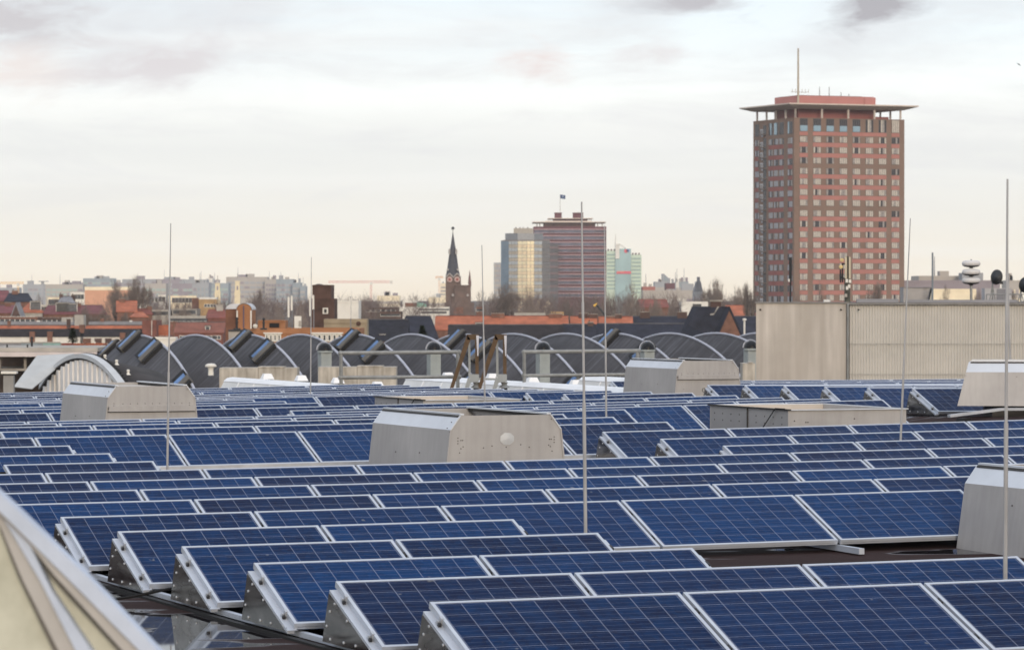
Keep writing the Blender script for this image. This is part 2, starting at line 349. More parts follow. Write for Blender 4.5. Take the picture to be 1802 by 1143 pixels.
def panel_at(r, c, left, right, rowname, block, skew=0.0):
    T = grid(c * W, r * RP); T2 = grid((c + 1) * W, r * RP)
    xs = [project(p)[0] for p in (T, T2)]
    mid = grid((c + .5) * W, r * RP - .4, -.15); my = project(mid)[1]
    if xs[1] < -70 or xs[0] > 1872 or my > 1215: return
    key = (left, right)
    if key not in PROTO:
        root = thing('solar_panel', None, 'solar panel', group='solar panels on the tilted racks')
        obj('cells', me_glass, root); obj('frame', me_frame, root)
        if left:
            obj('sloping_rail', me_rail, root); obj('side_plate', me_plate, root); obj('back_sheet', me_back, root)
            for yy in (0.20, 0.76): obj('clamp', me_clamp, root, tl(0, yy) - Vector((0, 0, ZB)))
        if right:
            obj('sloping_rail', me_rail2, root); obj('side_plate', me_plate2, root)
            if not left: obj('back_sheet', me_back, root)
        for yy in (0.22, 0.74): obj('clamp', me_midclamp, root, tl(0, yy) - Vector((0, 0, ZB)))
        PROTO[key] = [root, False]
    pr = PROTO[key]
    o = copy_tree(pr[0]) if pr[1] else pr[0]; pr[1] = True
    slope = (T2.z - T.z) / W
    base = T + EX * 0.013 - EY * (PL * CT) - Vector((0, 0, PL * ST + ZB))
    ex = (EX + Vector((0, 0, slope))).normalized(); ez = ex.cross(EY).normalized()
    o.matrix_world = Matrix.Translation(base) @ Matrix((ex, EY, ez)).transposed().to_4x4()
    PANELS.append((o, rowname, block, c))
ROWS = {0: [(0, 5)], 1: [(0, 3)], 2: [(0, 2)], 3: [(0, 2)], 4: [(0, 2)], 5: [(0, 5)], 6: [(-1, 8)], 7: [(-1, 8)], 8: [(-1, 9)], 9: [(-1, 9)],
        10: [(-1, 2), (6, 10)], 11: [(-1, 2), (6, 10)], 12: [(0, 2), (6, 10)], 13: [(0, 7)], 14: [(1, 7)], 15: [(1, 7)], 16: [(1, 8)], 17: [(1, 11)],
        18: [(6, 11)], 19: [(6, 11)], 20: [(2, 11)], 21: [(2, 7), (10, 11)], 22: [(2, 7), (10, 11)], 23: [(5, 7), (10, 11)], 24: [(3, 11)], 25: [(3, 11)],
        26: [(4, 11)], 27: [(4, 11)], 28: [(4, 11)], 29: [(5, 11)], 30: [(5, 11)]}
for r, rng in ROWS.items():
    for c0, c1 in rng:
        for c in range(c0, c1): panel_at(r, c, c == c0, c == c1 - 1, ORD[r] + ' row' if r else 'front row', 'main field', 0)
for k, r in enumerate([17.6, 18.5, 19.4, 20.3, 21.2, 22.1, 23.0, 27, 28, 29, 30]):
    c0 = 12.1 if r < 26 else 14.1
    for c in range(7): panel_at(r, c0 + c, c == 0, False, ORD[k] + ' row' if k else 'front row', 'far right field', 0)
# ------------------------------------------------------------------ rails, tray, feet
def rail(name, label, a0, s0, a1, s1, wdt, hgt, dz, m, cat='rail', n=10):
    mb = MB(); P = [grid(a0 + (a1 - a0) * k / n, s0 + (s1 - s0) * k / n, -DROP + dz) for k in range(n + 1)]
    d = (P[-1] - P[0]).normalized(); sd_ = Vector((d.y, -d.x, 0)).normalized() * wdt / 2
    vs = []
    for p in P: vs += [p - sd_, p + sd_, p + sd_ + Vector((0, 0, hgt)), p - sd_ + Vector((0, 0, hgt))]
    fs = [(0, 1, 2, 3)[::-1]] + [(n * 4, n * 4 + 1, n * 4 + 2, n * 4 + 3)]
    for k in range(n):
        o = k * 4
        for i in range(4): fs.append((o + i, o + (i + 1) % 4, o + 4 + (i + 1) % 4, o + 4 + i))
    mb.add(vs, fs); o = mb.build(name, m); return tag(o, label, cat)
rail('mounting_rail', 'long aluminium floor rail under the left ends of the front six panel rows', .075, -1.3, .075, 9.6, .05, .035, .005, M_alu)
rail('rubber_strip', 'black rubber strip under the side plates along the front six panel rows', -.04, -1.3, -.04, 9.6, .05, .016, .0, M_black, 'rubber strip')
rail('mounting_rail', 'stub of square rail sticking out below the gap in the sixth panel row', 4 * W, 7.74, 4 * W, 9.0, .05, .05, .012, M_alu)
rail('mounting_rail', 'floor rail under the left ends of the panel rows right of the open-topped box', 6 * W - .01, 17.0, 6 * W - .01, 22.6, .055, .055, .022, M_alu)
rail('cable_tray', 'galvanised tray running along the foot of the fully visible fourteenth row', 1.9 * W, 22.45, 6.3 * W, 22.45, .09, .05, .08, M_alu2, 'cable tray')
rail('mounting_rail', 'flat rail on rubber feet in front of the far right panel field', 11.6 * W, 30.75, 17 * W, 30.75, .10, .04, .10, M_alu2)
for k, (px_, tx) in enumerate([(1607, 'leftmost'), (1652, 'middle'), (1696, 'rightmost')]):
    s = 30.2; lo, hi = 5.0, 30.0
    for _ in range(40):
        m_ = (lo + hi) / 2
        if project(grid(m_, s))[0] < px_: lo = m_
        else: hi = m_
    p = grid(lo, s, -DROP); m1 = MB()
    m1.prism([(-.09, -.12, 0), (.09, -.12, 0), (.055, -.12, .10), (-.055, -.12, .10)], (0, .24, 0))
    tag(m1.build('rubber_support', M_black, loc=p, rotz=TH), 'black rubber foot under the flat rail at the far right field, ' + tx + '', 'foot', 'rubber feet under the rail')
# a loose black cable on the wet roof at the left ends of the rows
mb = MB(); pts = [grid(-.75, 5.6, -DROP + .03), grid(-.3, 5.75, -DROP + .06), grid(0.02, 5.85, -DROP + .10), grid(.35, 5.95, -DROP + .12)]
for p, q_ in zip(pts, pts[1:]): mb.tube(p, q_, .011, n=6)
tag(mb.build('cable', M_black), 'thin black cable lying across the wet roof to the third side plate', 'cable')
# ------------------------------------------------------------------ roof boxes
def fbox(q, co, cc, b):
    st = q.n('ShaderNodeTexNoise', {'Vector': q.n('ShaderNodeVectorMath', {0: co, 1: (14.0, 14.0, .9)}, operation='MULTIPLY').outputs[0], 'Scale': 1.0, 'Detail': 4.0})
    bl = q.n('ShaderNodeTexNoise', {'Vector': co, 'Scale': 5.0, 'Detail': 6.0, 'Roughness': .7})
    c = q.mix(1.0, cc, q.ramp(st.outputs['Fac'], [(.32, (.935, .93, .925)), (.6, (1.02, 1.02, 1.02))]), blend='MULTIPLY')
    return q.mix(q.m('MULTIPLY', q.ramp(bl.outputs['Fac'], [(.62, 0.0), (.76, 1.0)]), .14), c, (.20, .17, .14))
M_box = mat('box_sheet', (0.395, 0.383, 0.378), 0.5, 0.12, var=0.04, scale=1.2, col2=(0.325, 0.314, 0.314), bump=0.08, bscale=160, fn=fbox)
M_boxtop = mat('box_sheet_skylit', (0.60, 0.63, 0.68), 0.42, 0.3, var=0.05, scale=2)  # sky brightness on the upper faces put into the sheet's colour
M_boxin = mat('box_inside', (0.50, 0.45, 0.40), 0.6, var=0.08)
M_rivet = mat('rivet', (0.05, 0.045, 0.04), 0.6)
M_lip_shade = mat('lip_and_shade', (0.03, 0.028, 0.027), 0.6)  # near-black, also used as painted shade around lips and flanges
M_patch = mat('patch', (0.54, 0.55, 0.56), 0.4, 0.3)
def local_box(a, s, rot=0.0):
    p = grid(a, s, -DROP); return p, TH + rot
def vent_box(label, a, s, Wd=1.47, L=2.6, H=.86, closed=False, ledge=False, patch=False, rot=0.0, lift=0.0, dz=0.0):
    """chamfered sheet metal cowl; local x along the rows, y away, origin at its near left foot"""
    p, rz = local_box(a, s, rot); p.z += dz
    root = thing('roof_vent', label, 'roof vent', p, rz, 'metal ventilation boxes on the roof')
    b0, h0, h1 = lift, H - .155, H
    pr = [(0.0, b0), (.085, h0), (.20, h1)]                                # lean, then chamfer
    PR = [(Wd - x, z) for x, z in pr]
    ring = pr + PR[::-1]
    t = .012
    for nm, y0, y1 in (('end_plate', 0, t), ('end_plate', L - t, L)):
        m1 = MB(); poly = [(x, y0, z) for x, z in ring]
        m1.prism(poly, (0, y1 - y0, 0))
        if y0 == 0:
            rv = [(.10, h1 - .07), (Wd - .2, h1 - .05), (.05, h0 + .02), (Wd - .07, h0 + .06), (.08, h0 - .02), (Wd - .06, h0 - .06), (.045, .35), (Wd - .045, .33)]
            for yy in (.245, .275, .304): rv += [(.175, H - yy), (Wd - .165, H - yy)]
            if ledge: rv += [(.2 + .11 * k, H - .25) for k in range(1, 10)] + [(.22, H - .55), (Wd - .22, H - .55)]
            if patch: rv += [(x, H - z) for x, z in ((.21, .27), (.23, .27), (.235, .34), (.21, .36), (.195, .405), (.473, .355), (.573, .335), (.74, .35), (.91, .325), (1.01, .355), (1.25, .27), (1.27, .27), (1.24, .335), (1.26, .35), (1.28, .40))]
            for x, z in rv: m1.lathe([(0.0, -.004), (.0065, -.003), (.007, 0)], 6, 1, M=Matrix.Translation((x, 0, z)) @ Matrix.Rotation(-pi / 2, 4, 'X'))
        m1.build(nm, [M_box, M_rivet], root)
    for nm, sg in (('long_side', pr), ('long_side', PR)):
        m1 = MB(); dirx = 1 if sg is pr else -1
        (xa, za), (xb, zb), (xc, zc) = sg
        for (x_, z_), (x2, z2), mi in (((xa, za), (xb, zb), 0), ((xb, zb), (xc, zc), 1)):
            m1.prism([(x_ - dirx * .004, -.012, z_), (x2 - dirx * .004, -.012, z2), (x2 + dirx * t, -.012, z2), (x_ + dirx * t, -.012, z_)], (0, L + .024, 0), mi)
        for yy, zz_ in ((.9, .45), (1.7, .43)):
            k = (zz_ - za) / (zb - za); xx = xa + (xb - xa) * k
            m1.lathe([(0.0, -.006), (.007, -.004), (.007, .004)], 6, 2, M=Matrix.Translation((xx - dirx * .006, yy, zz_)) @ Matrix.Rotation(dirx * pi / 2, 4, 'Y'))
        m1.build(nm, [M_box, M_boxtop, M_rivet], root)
    for sg, dirx in ((pr, 1), (PR, -1)):
        m1 = MB(); x, z = sg[2]
        m1.box(x - .002, x + dirx * .05, .01, L - .01, z + .004, z + .022, 1) if dirx > 0 else m1.box(x - .05, x + .002, .01, L - .01, z + .004, z + .022, 1)
        m1.box(min(x, x + dirx * .03), max(x, x + dirx * .03), .02, L - .02, z - .03, z + .004, 0)
        (xb, zb), (xc, zc) = sg[1], sg[2]
        q0, q1 = [(xb + (xc - xb) * f_, zb + (zc - zb) * f_) for f_ in (.87, .985)]
        m1.prism([(q0[0] - dirx * .010, 0.02, q0[1] + .006), (q1[0] - dirx * .010, 0.02, q1[1] + .006), (q1[0], .02, q1[1]), (q0[0], .02, q0[1])], (0, L - .04, 0), 0)  # black strip stands for the shade in the gap below the top edge
        m1.build('lip_and_shade', [M_lip_shade, M_boxtop], root)
    if closed:
        m1 = MB(); m1.box(.22, Wd - .22, .03, L - .03, h1 - .06, h1 - .035); m1.build('lid', M_boxin, root)
    else:
        m1 = MB(); m1.box(.12, Wd - .12, .03, L - .03, .05, .10); m1.build('damper', M_lip_shade, root)
        m1 = MB(); m1.box(Wd / 2 - .01, Wd / 2 + .01, .05, L - .05, h1 - .10, h1 - .08); m1.build('cross_bar', M_box, root)
    if ledge:
        m1 = MB(); zf = H - .34; m1.box(.09, Wd - .09, -.05, -.001, zf + .03, zf + .055); m1.box(.09, Wd - .09, -.05, -.04, zf - .02, zf + .03); m1.box(.09, Wd - .09, -.03, -.001, zf - .025, zf - .018)
        m1.box(.08, Wd - .08, -.02, -.001, zf + .022, zf + .030, 1); m1.box(.08, Wd - .08, -.012, -.001, zf - .034, zf - .025, 1); m1.build('flange', [M_box, M_lip_shade], root)  # black lines along the flange are its shadow, put in as colour
    if patch:
        m1 = MB(); n = 8; cx, cz = .75, H - .26
        pts = [(cx + .088 * cos(2 * pi * i / n + .35), -.004, cz + .072 * sin(2 * pi * i / n + .35)) for i in range(n)]
        m1.add(pts + [(cx, -.009, cz)], [(i, (i + 1) % n, n) for i in range(n)]); m1.build('round_cap', M_patch, root)
        for xx in (.53, .86):
            pass
    return root
vent_box('big open-topped grey sheet metal vent box in the middle, with a round patch', 6.42, 17.6, patch=True, H=.885)
vb1 = vent_box('closed grey metal vent box with a long flange, leftmost on the roof', 6.38, 32.0, closed=True, ledge=True, H=.90)
vb4 = vent_box('closed grey vent box with flange in front of the beige wall corner', 21.75, 47.0, closed=True, ledge=True, H=.92)
vent_box('grey vent box at the right edge of the photo beside the nearest rod', 7.78, 5.5, H=.735)
vb5 = vent_box('grey vent box raised on a dark plinth before the corrugated beige wall', 0, 0, Wd=1.47, L=2.6, H=.675)
# raised box: long side to the viewer
def solve_a(s, px_, dz=-DROP):
    lo, hi = -20.0, 45.0
    for _ in range(50):
        m_ = (lo + hi) / 2
        if project(grid(m_, s, dz))[0] < px_: lo = m_
        else: hi = m_
    return lo
a5 = solve_a(32.6, 1690)
p5 = grid(a5, 32.6, 0)
vb5.location = (p5.x, p5.y, zat(709, p5.y)); vb5.rotation_euler = (0, 0, -pi / 2 - radians(8)); 
for ch_ in vb5.children:
    for v_ in ch_.data.vertices:
        if v_.co.y < .06: v_.co.y += max(0.0, v_.co.z) / .675 * .17
m1 = MB(); m1.box(.35, 2.5, -1.25, -.1, -.55, -.004); 
pl = m1.build('plinth', mat('plinth_dark', (0.085, 0.08, 0.08), 0.6)); pl.location = vb5.location; pl.rotation_euler = (0, 0, 0)
tag(pl, 'dark steel plinth under the raised vent box at the far right field', 'plinth')
# lettering scrawled on the flanged box
def text_mesh(txt, size, m, depth=0.002):
    cu = bpy.data.curves.new('lettering', 'FONT'); cu.body = txt; cu.size = size; cu.extrude = depth; cu.align_x = 'CENTER'
    to = bpy.data.objects.new('lettering', cu); COL.objects.link(to)
    me = bpy.data.meshes.new_from_object(to); bpy.data.objects.remove(to)
    me.materials.clear(); me.materials.append(m); return me
H_CONT = .31
o = obj('lettering', text_mesh('CONT', .11, M_rivet), vb4, (.76, -.006, H_CONT)); o.rotation_euler = (pi / 2, 0, 0)
# ------------------------------------------------------------------ low open curbs
def curb(label, a, s, Wd, L, H, wire=True):
    p, rz = local_box(a, s); root = thing('skylight_curb', label, 'skylight curb', p, rz, 'low open sheet metal curbs')
    t = .02
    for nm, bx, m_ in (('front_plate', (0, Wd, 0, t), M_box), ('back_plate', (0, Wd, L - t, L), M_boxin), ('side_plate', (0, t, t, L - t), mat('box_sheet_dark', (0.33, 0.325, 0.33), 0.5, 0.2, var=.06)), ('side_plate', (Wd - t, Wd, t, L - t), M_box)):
        m1 = MB(); x0, x1, y0, y1 = bx; m1.box(x0, x1, y0, y1, 0, H)
        if nm == 'front_plate':
            for x, z in ((.09, H - .14), (.26, H - .16), (.29, H - .16), (.98, H - .12), (Wd - .08, H - .12)): m1.lathe([(0, -.005), (.010, -.004), (.010, 0)], 6, 1, M=Matrix.Translation((x, 0, z)) @ Matrix.Rotation(-pi / 2, 4, 'X'))
        if nm == 'side_plate' and x0 == 0:
            for k in range(9):
                for z in (H - .10, H - .19): m1.lathe([(0, -.005), (.010, -.004), (.010, 0)], 6, 1, M=Matrix.Translation((0, .2 + k * .28, z)) @ Matrix.Rotation(pi / 2, 4, 'Y'))
            m1.box(-.012, .0, L * .5, L * .5 + .03, 0, H, 1)
        m1.build(nm, [m_, M_rivet], root)
    m1 = MB(); m1.box(-.03, .03, -.03, L + .02, H + .001, H + .018, 1); m1.box(.03, Wd + .02, -.03, .02, H + .001, H + .014); m1.box(.03, Wd + .02, L - .02, L + .02, H + .001, H + .014); m1.box(Wd - .02, Wd + .02, .02, L - .02, H + .001, H + .013)
    m1.build('rim', [M_boxtop, M_lip_shade], root)
    m1 = MB(); m1.box(t, Wd - t, t, L - t, .02, H - .22); m1.build('infill', M_boxin, root)
    if wire:
        m1 = MB(); m1.tube((-.03, .05, H + .02), (-.03, .35, H + .02), .008); m1.tube((-.03, .35, H + .02), (-.06, .95, .06), .008); m1.build('cable', M_black, root)
    return root
curb('low open beige metal curb with a dangling cable, right of centre', 14.0, 25.0, 1.76, 2.6, .485)
curb('low open beige metal curb behind the big vent box with the round patch', 13.55, 38.4, 1.72, 2.5, .43)
# ------------------------------------------------------------------ lightning rods
M_rod = mat('rod_metal', (0.48, 0.47, 0.47), 0.4, 0.6, var=.1)
for lab, (xt, yt), (xb, yb), Y, rb in [
    ('thin lightning rod rising left of centre-left, beside the leftmost vent box', (300.5, 393), (294.5, 822), 41.5, .014),
    ('very thin lightning rod in front of the brick block with white antenna panels', (548, 452), (546.5, 690), 73.0, .014),
    ('thin lightning rod just right of the church spire', (848, 431), (853, 693), 64.0, .017),
    ('tall thick lightning rod in front of the dark striped office tower', (1023.5, 355), (1030.5, 935), 31.2, .0165),
    ('thin lightning rod along the right edge of the striped office tower', (1063.5, 397), (1066.8, 724), 52.0, .015),
    ('leaning lightning rod in front of the right edge of the pink high-rise', (1602, 384), (1585, 770), 45.5, .015),
    ('thickest lightning rod, before the grey box at the right edge', (1773, 315), (1769, 1021), 25.8, .017),
    ('faint far lightning rod close right of the thickest rod', (1773.2, 453), (1778.2, 650), 84.0, .02)]:
    t_, b_ = at(xt, yt, Y), at(xb, yb, Y); d = b_ - t_
    b_ = b_ + d * (0.45 / max(.1, -d.z))
    root = thing('lightning_rod', lab, 'lightning rod', b_, 0, 'lightning rods on the panel roof')
    rb *= .88; v = t_ - b_; m1 = MB(); m1.tube((0, 0, 0), v * .48, rb, rb, 8); m1.build('lower_tube', M_rod, root)
    m1 = MB(); m1.tube(v * .47, v * .74, rb * .72, rb * .72, 8); m1.tube(v * .735, v, rb * .6, rb * .45, 8); m1.build('upper_rod', M_rod, root)
    m1 = MB(); m1.lathe([(.16, 0), (.16, .05), (.05, .09), (0, .09)], 10); m1.build('base', mat('concrete_foot', (.3, .3, .29), .9), root)
# ------------------------------------------------------------------ glazing bars of the rooflight close to the camera
M_bar = mat('bar_alu', (0.50, 0.56, 0.68), 0.5, 0.2, var=.06, scale=6)
M_barw = mat('bar_warm', (0.47, 0.45, 0.43), 0.55, var=.06, scale=6)
M_pane = mat('pane', (0.56, 0.555, 0.465), 0.35, var=.08, scale=9, col2=(0.45, 0.445, 0.36))
M_gask = mat('gasket', (.16, .145, .13), .8)
D_ = 8.8
rl = thing('rooflight', 'blurred rooflight with blue-grey glazing bars and cream panes, bottom left corner', 'rooflight', at(60, 1100, D_))
L0 = rl.location.copy()
def fg(px, py, d=0.0): return at(px, py, D_ + d) - L0
def strip(name, pts, m, th=.03, d=0.0):
    m1 = MB(); poly = [fg(x, y, d) for x, y in pts]; m1.prism(poly, Vector((0.004, th, 0.0))); return m1.build(name, m, rl)
strip('pane', [(-60, 868), (20, 905), (300, 1190), (-60, 1190)], M_pane, .02, .05)
strip('ridge_bar', [(-60, 812), (0, 868), (20, 886), (150, 1010), (262, 1127), (330, 1200), (290, 1200), (244, 1143), (120, 1018), (0, 900), (-60, 842)], M_bar, .05, 0)
strip('ridge_bar_flange', [(-60, 842), (0, 900), (120, 1018), (244, 1143), (290, 1200), (262, 1200), (215, 1143), (96, 1012), (50, 955), (0, 906), (-60, 850)], M_barw, .03, .012)
strip('glazing_bar', [(-60, 842), (0, 900), (52, 957), (92, 1040), (165, 1150), (195, 1200), (150, 1200), (136, 1150), (70, 1020), (0, 902), (-60, 850)], M_bar, .03, .02)
strip('glazing_bar_flange', [(-60, 850), (0, 902), (70, 1020), (136, 1150), (150, 1200), (118, 1200), (106, 1150), (40, 1020), (0, 925), (-60, 880)], M_barw, .03, .03)
strip('gasket', [(0, 925), (40, 1020), (106, 1150), (118, 1200), (108, 1200), (97, 1150), (32, 1014), (0, 932)], M_gask, .03, .035)
strip('gasket', [(50, 955), (96, 1012), (215, 1143), (262, 1200), (253, 1200), (208, 1143), (90, 1014)], M_gask, .02, .03)
# ================================================================== ground
mb = MB(); mb.quad((-9000, -600, 0), (9000, -600, 0), (9000, 13000, 0), (-9000, 13000, 0))
struct('ground', mb, mat('ground', (0.075, 0.068, 0.060), 0.95, scale=.02, var=.3))
# ================================================================== generic buildings
def tilefn(scale_x, dark=.65):
    def fn(q, co, cc, b):
        sp = q.n('ShaderNodeSeparateXYZ', {0: co})
        r1 = q.m('FRACT', q.m('MULTIPLY', sp.outputs[2], 3.2)); k = q.m('ADD', dark, q.m('MULTIPLY', q.m('MINIMUM', q.m('MULTIPLY', r1, 4.0), 1.0), 1 - dark))
        return q.mix(1.0, cc, q.n('ShaderNodeCombineColor', {0: k, 1: k, 2: k}).outputs[0], blend='MULTIPLY')
    return fn
M_slate = mat('slate_roof', (0.024, 0.027, 0.044), 0.8, spec=.1, var=.25, scale=.6, fn=tilefn(1))
M_dtile = mat('dark_tile', (0.030, 0.025, 0.028), 0.85, spec=.1, var=.25, scale=.6, fn=tilefn(1))
M_otile = mat('orange_tile', (0.42, 0.130, 0.064), 0.75, var=.2, scale=.5, fn=tilefn(1, .8))
M_rtile = mat('red_tile', (0.23, 0.066, 0.048), 0.75, var=.2, scale=.4)
M_mtile = mat('maroon_tile', (0.185, 0.055, 0.060), 0.75, var=.2, scale=.4)
M_brick = mat('brick', (0.200, 0.098, 0.066), 0.9, var=.2, scale=.8)
M_brickd = mat('brick_dark', (0.098, 0.056, 0.044), 0.9, var=.25, scale=.6)
M_bricko = mat('brick_orange', (0.36, 0.17, 0.085), 0.9, var=.12, scale=.8)
M_brickr = mat('brick_red', (0.20, 0.075, 0.055), 0.9, var=.2, scale=.8)
M_bricky = mat('brick_yellow', (0.42, 0.27, 0.13), 0.9, var=.12, scale=.8)
M_salm = mat('brick_salmon', (0.66, 0.36, 0.24), 0.9, var=.08, scale=.2)
M_white = mat('white_paint', (0.74, 0.71, 0.65), 0.7, var=.07, scale=.6)
M_cream = mat('cream_sunlit', (0.88, 0.76, 0.55), 0.7, var=.06, scale=.5)  # warm sunlight on pale walls put into the colour
M_conc = mat('concrete', (0.40, 0.37, 0.33), 0.9, var=.12, scale=.8)
M_concd = mat('concrete_dirty', (0.30, 0.27, 0.235), 0.9, var=.2, scale=.7)
M_grey = mat('grey_roof', (0.25, 0.25, 0.27), 0.8, var=.15, scale=.3)
M_felt = mat('felt_roof', (0.11, 0.105, 0.11), 0.85, var=.2, scale=.3)
M_winf = mat('window_frame', (0.70, 0.68, 0.62), 0.6, var=.04)
M_glass = mat('window_glass', (0.05, 0.055, 0.065), 0.12, var=.3, scale=2, objvar=.5, spec=.6)
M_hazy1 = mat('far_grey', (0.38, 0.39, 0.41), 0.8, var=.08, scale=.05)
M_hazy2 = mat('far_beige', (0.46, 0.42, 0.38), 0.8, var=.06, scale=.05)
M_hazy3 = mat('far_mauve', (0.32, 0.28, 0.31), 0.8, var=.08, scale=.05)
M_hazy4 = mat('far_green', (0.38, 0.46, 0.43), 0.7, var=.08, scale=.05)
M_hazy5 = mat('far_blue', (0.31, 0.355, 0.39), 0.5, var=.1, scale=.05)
M_plum = mat('plum_brick', (0.145, 0.058, 0.066), 0.85, var=.15, scale=.1)
def FY(Y):
    """distance of the houses of the middle ground"""
    return Y if Y < 275 or Y >= 1200 else (2.6 * Y if Y <= 350 else 910 + (Y - 350) * .341)
WINMESH = {}
def window_mesh(w, h, n=2, fm=None, frame=.09):
    k = (round(w, 2), round(h, 2), n, fm.name if fm else '')
    if k not in WINMESH:
        m1 = MB(); m1.box(-w / 2, w / 2, -.05, .03, 0, h, 0)
        pw = (w - frame * (n + 1)) / n
        for i in range(n):
            x = -w / 2 + frame + i * (pw + frame)
            m1.box(x, x + pw, -.058, -.04, frame, h - frame, 1)
        WINMESH[k] = m1.mesh('window', [fm or M_winf, M_glass])
    return WINMESH[k]
def width_to(px, P, yaw):
    """length along a wall that leaves P at yaw and ends on photo column px"""
    u = (px - 901) / FPX
    return (u * P.y - P.x) / (cos(yaw) - u * sin(yaw))
def windows(root, rect, cols, rows, w, h, n=2, fm=None, y=0.0, skip=()):
    """rect = x0, x1, z0, z1 on the front wall (local); one object per window"""
    me = window_mesh(w, h, n, fm); x0, x1, z0, z1 = rect
    for j in range(rows):
        for i in range(cols):
            if (i, j) in skip: continue
            obj('window', me, root, (x0 + (x1 - x0) * (i + .5) / cols, y, z0 + (z1 - z0) * (j + .5) / rows - h / 2))
def block(name, label, cat, px0, px1, pyt, Y, depth, wall, roof=None, yaw=TH, par=.5, win=None, group=None, zb=0.0, coping=None, extra=None, pyb=None):
    """flat-roofed block; win = list of (x0f, x1f, pytop, pybot, cols, rows, w, h, n)"""
    k_ = 1.0
    if cat in ('house', 'lift head'): k_ = FY(Y) / Y; Y = FY(Y); par *= k_; depth *= min(k_, 1.5)
    P = at(px0, pyt, Y); L = width_to(px1, P, yaw); H = P.z
    root = thing(name, label, cat, (P.x, P.y, zb), yaw, group)
    m1 = MB(); m1.box(0, L, 0, depth, 0, H - zb - par); m1.build('wall', wall, root)
    m1 = MB(); t = min(.35, L * .1)
    m1.box(0, L, -.06, t, H - zb - par, H - zb); m1.box(0, L, depth - t, depth, H - zb - par, H - zb); m1.box(0, t, t, depth - t, H - zb - par, H - zb); m1.box(L - t, L, t, depth - t, H - zb - par, H - zb)
    m1.build('parapet', coping or wall, root)
    m1 = MB(); m1.box(t, L - t, t, depth - t, H - zb - par, H - zb - par + .06); m1.build('roof', roof or M_felt, root)
    for wd in (win or []):
        xf0, xf1, a, b, c, r, w_, h_, n_ = wd
        za, zb_ = at(px0, a, Y).z - zb, at(px0, b, Y).z - zb
        windows(root, (L * xf0, L * xf1, zb_, za), c, r, w_ * k_, h_ * k_, n_)
    if extra: extra(root, L, H - zb)
    return root
def bands(root, L, zs, h, m, depth=None, name='window_band'):
    rb = random.Random(int(L * 10)); n = max(4, int(L / 3.6))
    for z in zs:
        m1 = MB(); m1.box(.3, L - .3, -.12, .1, z, z + h)
        for i in range(n):
            x = .3 + (L - .6) * i / n
            m1.box(x, x + .5, -.2, -.12, z, z + h, 1)
            if rb.random() < .3: m1.box(x + .5, x + (L - .6) / n, -.16, -.12, z, z + h, 2)
        m1.build(name, [m, M_hazy2, M_hazy3], root)
    return root
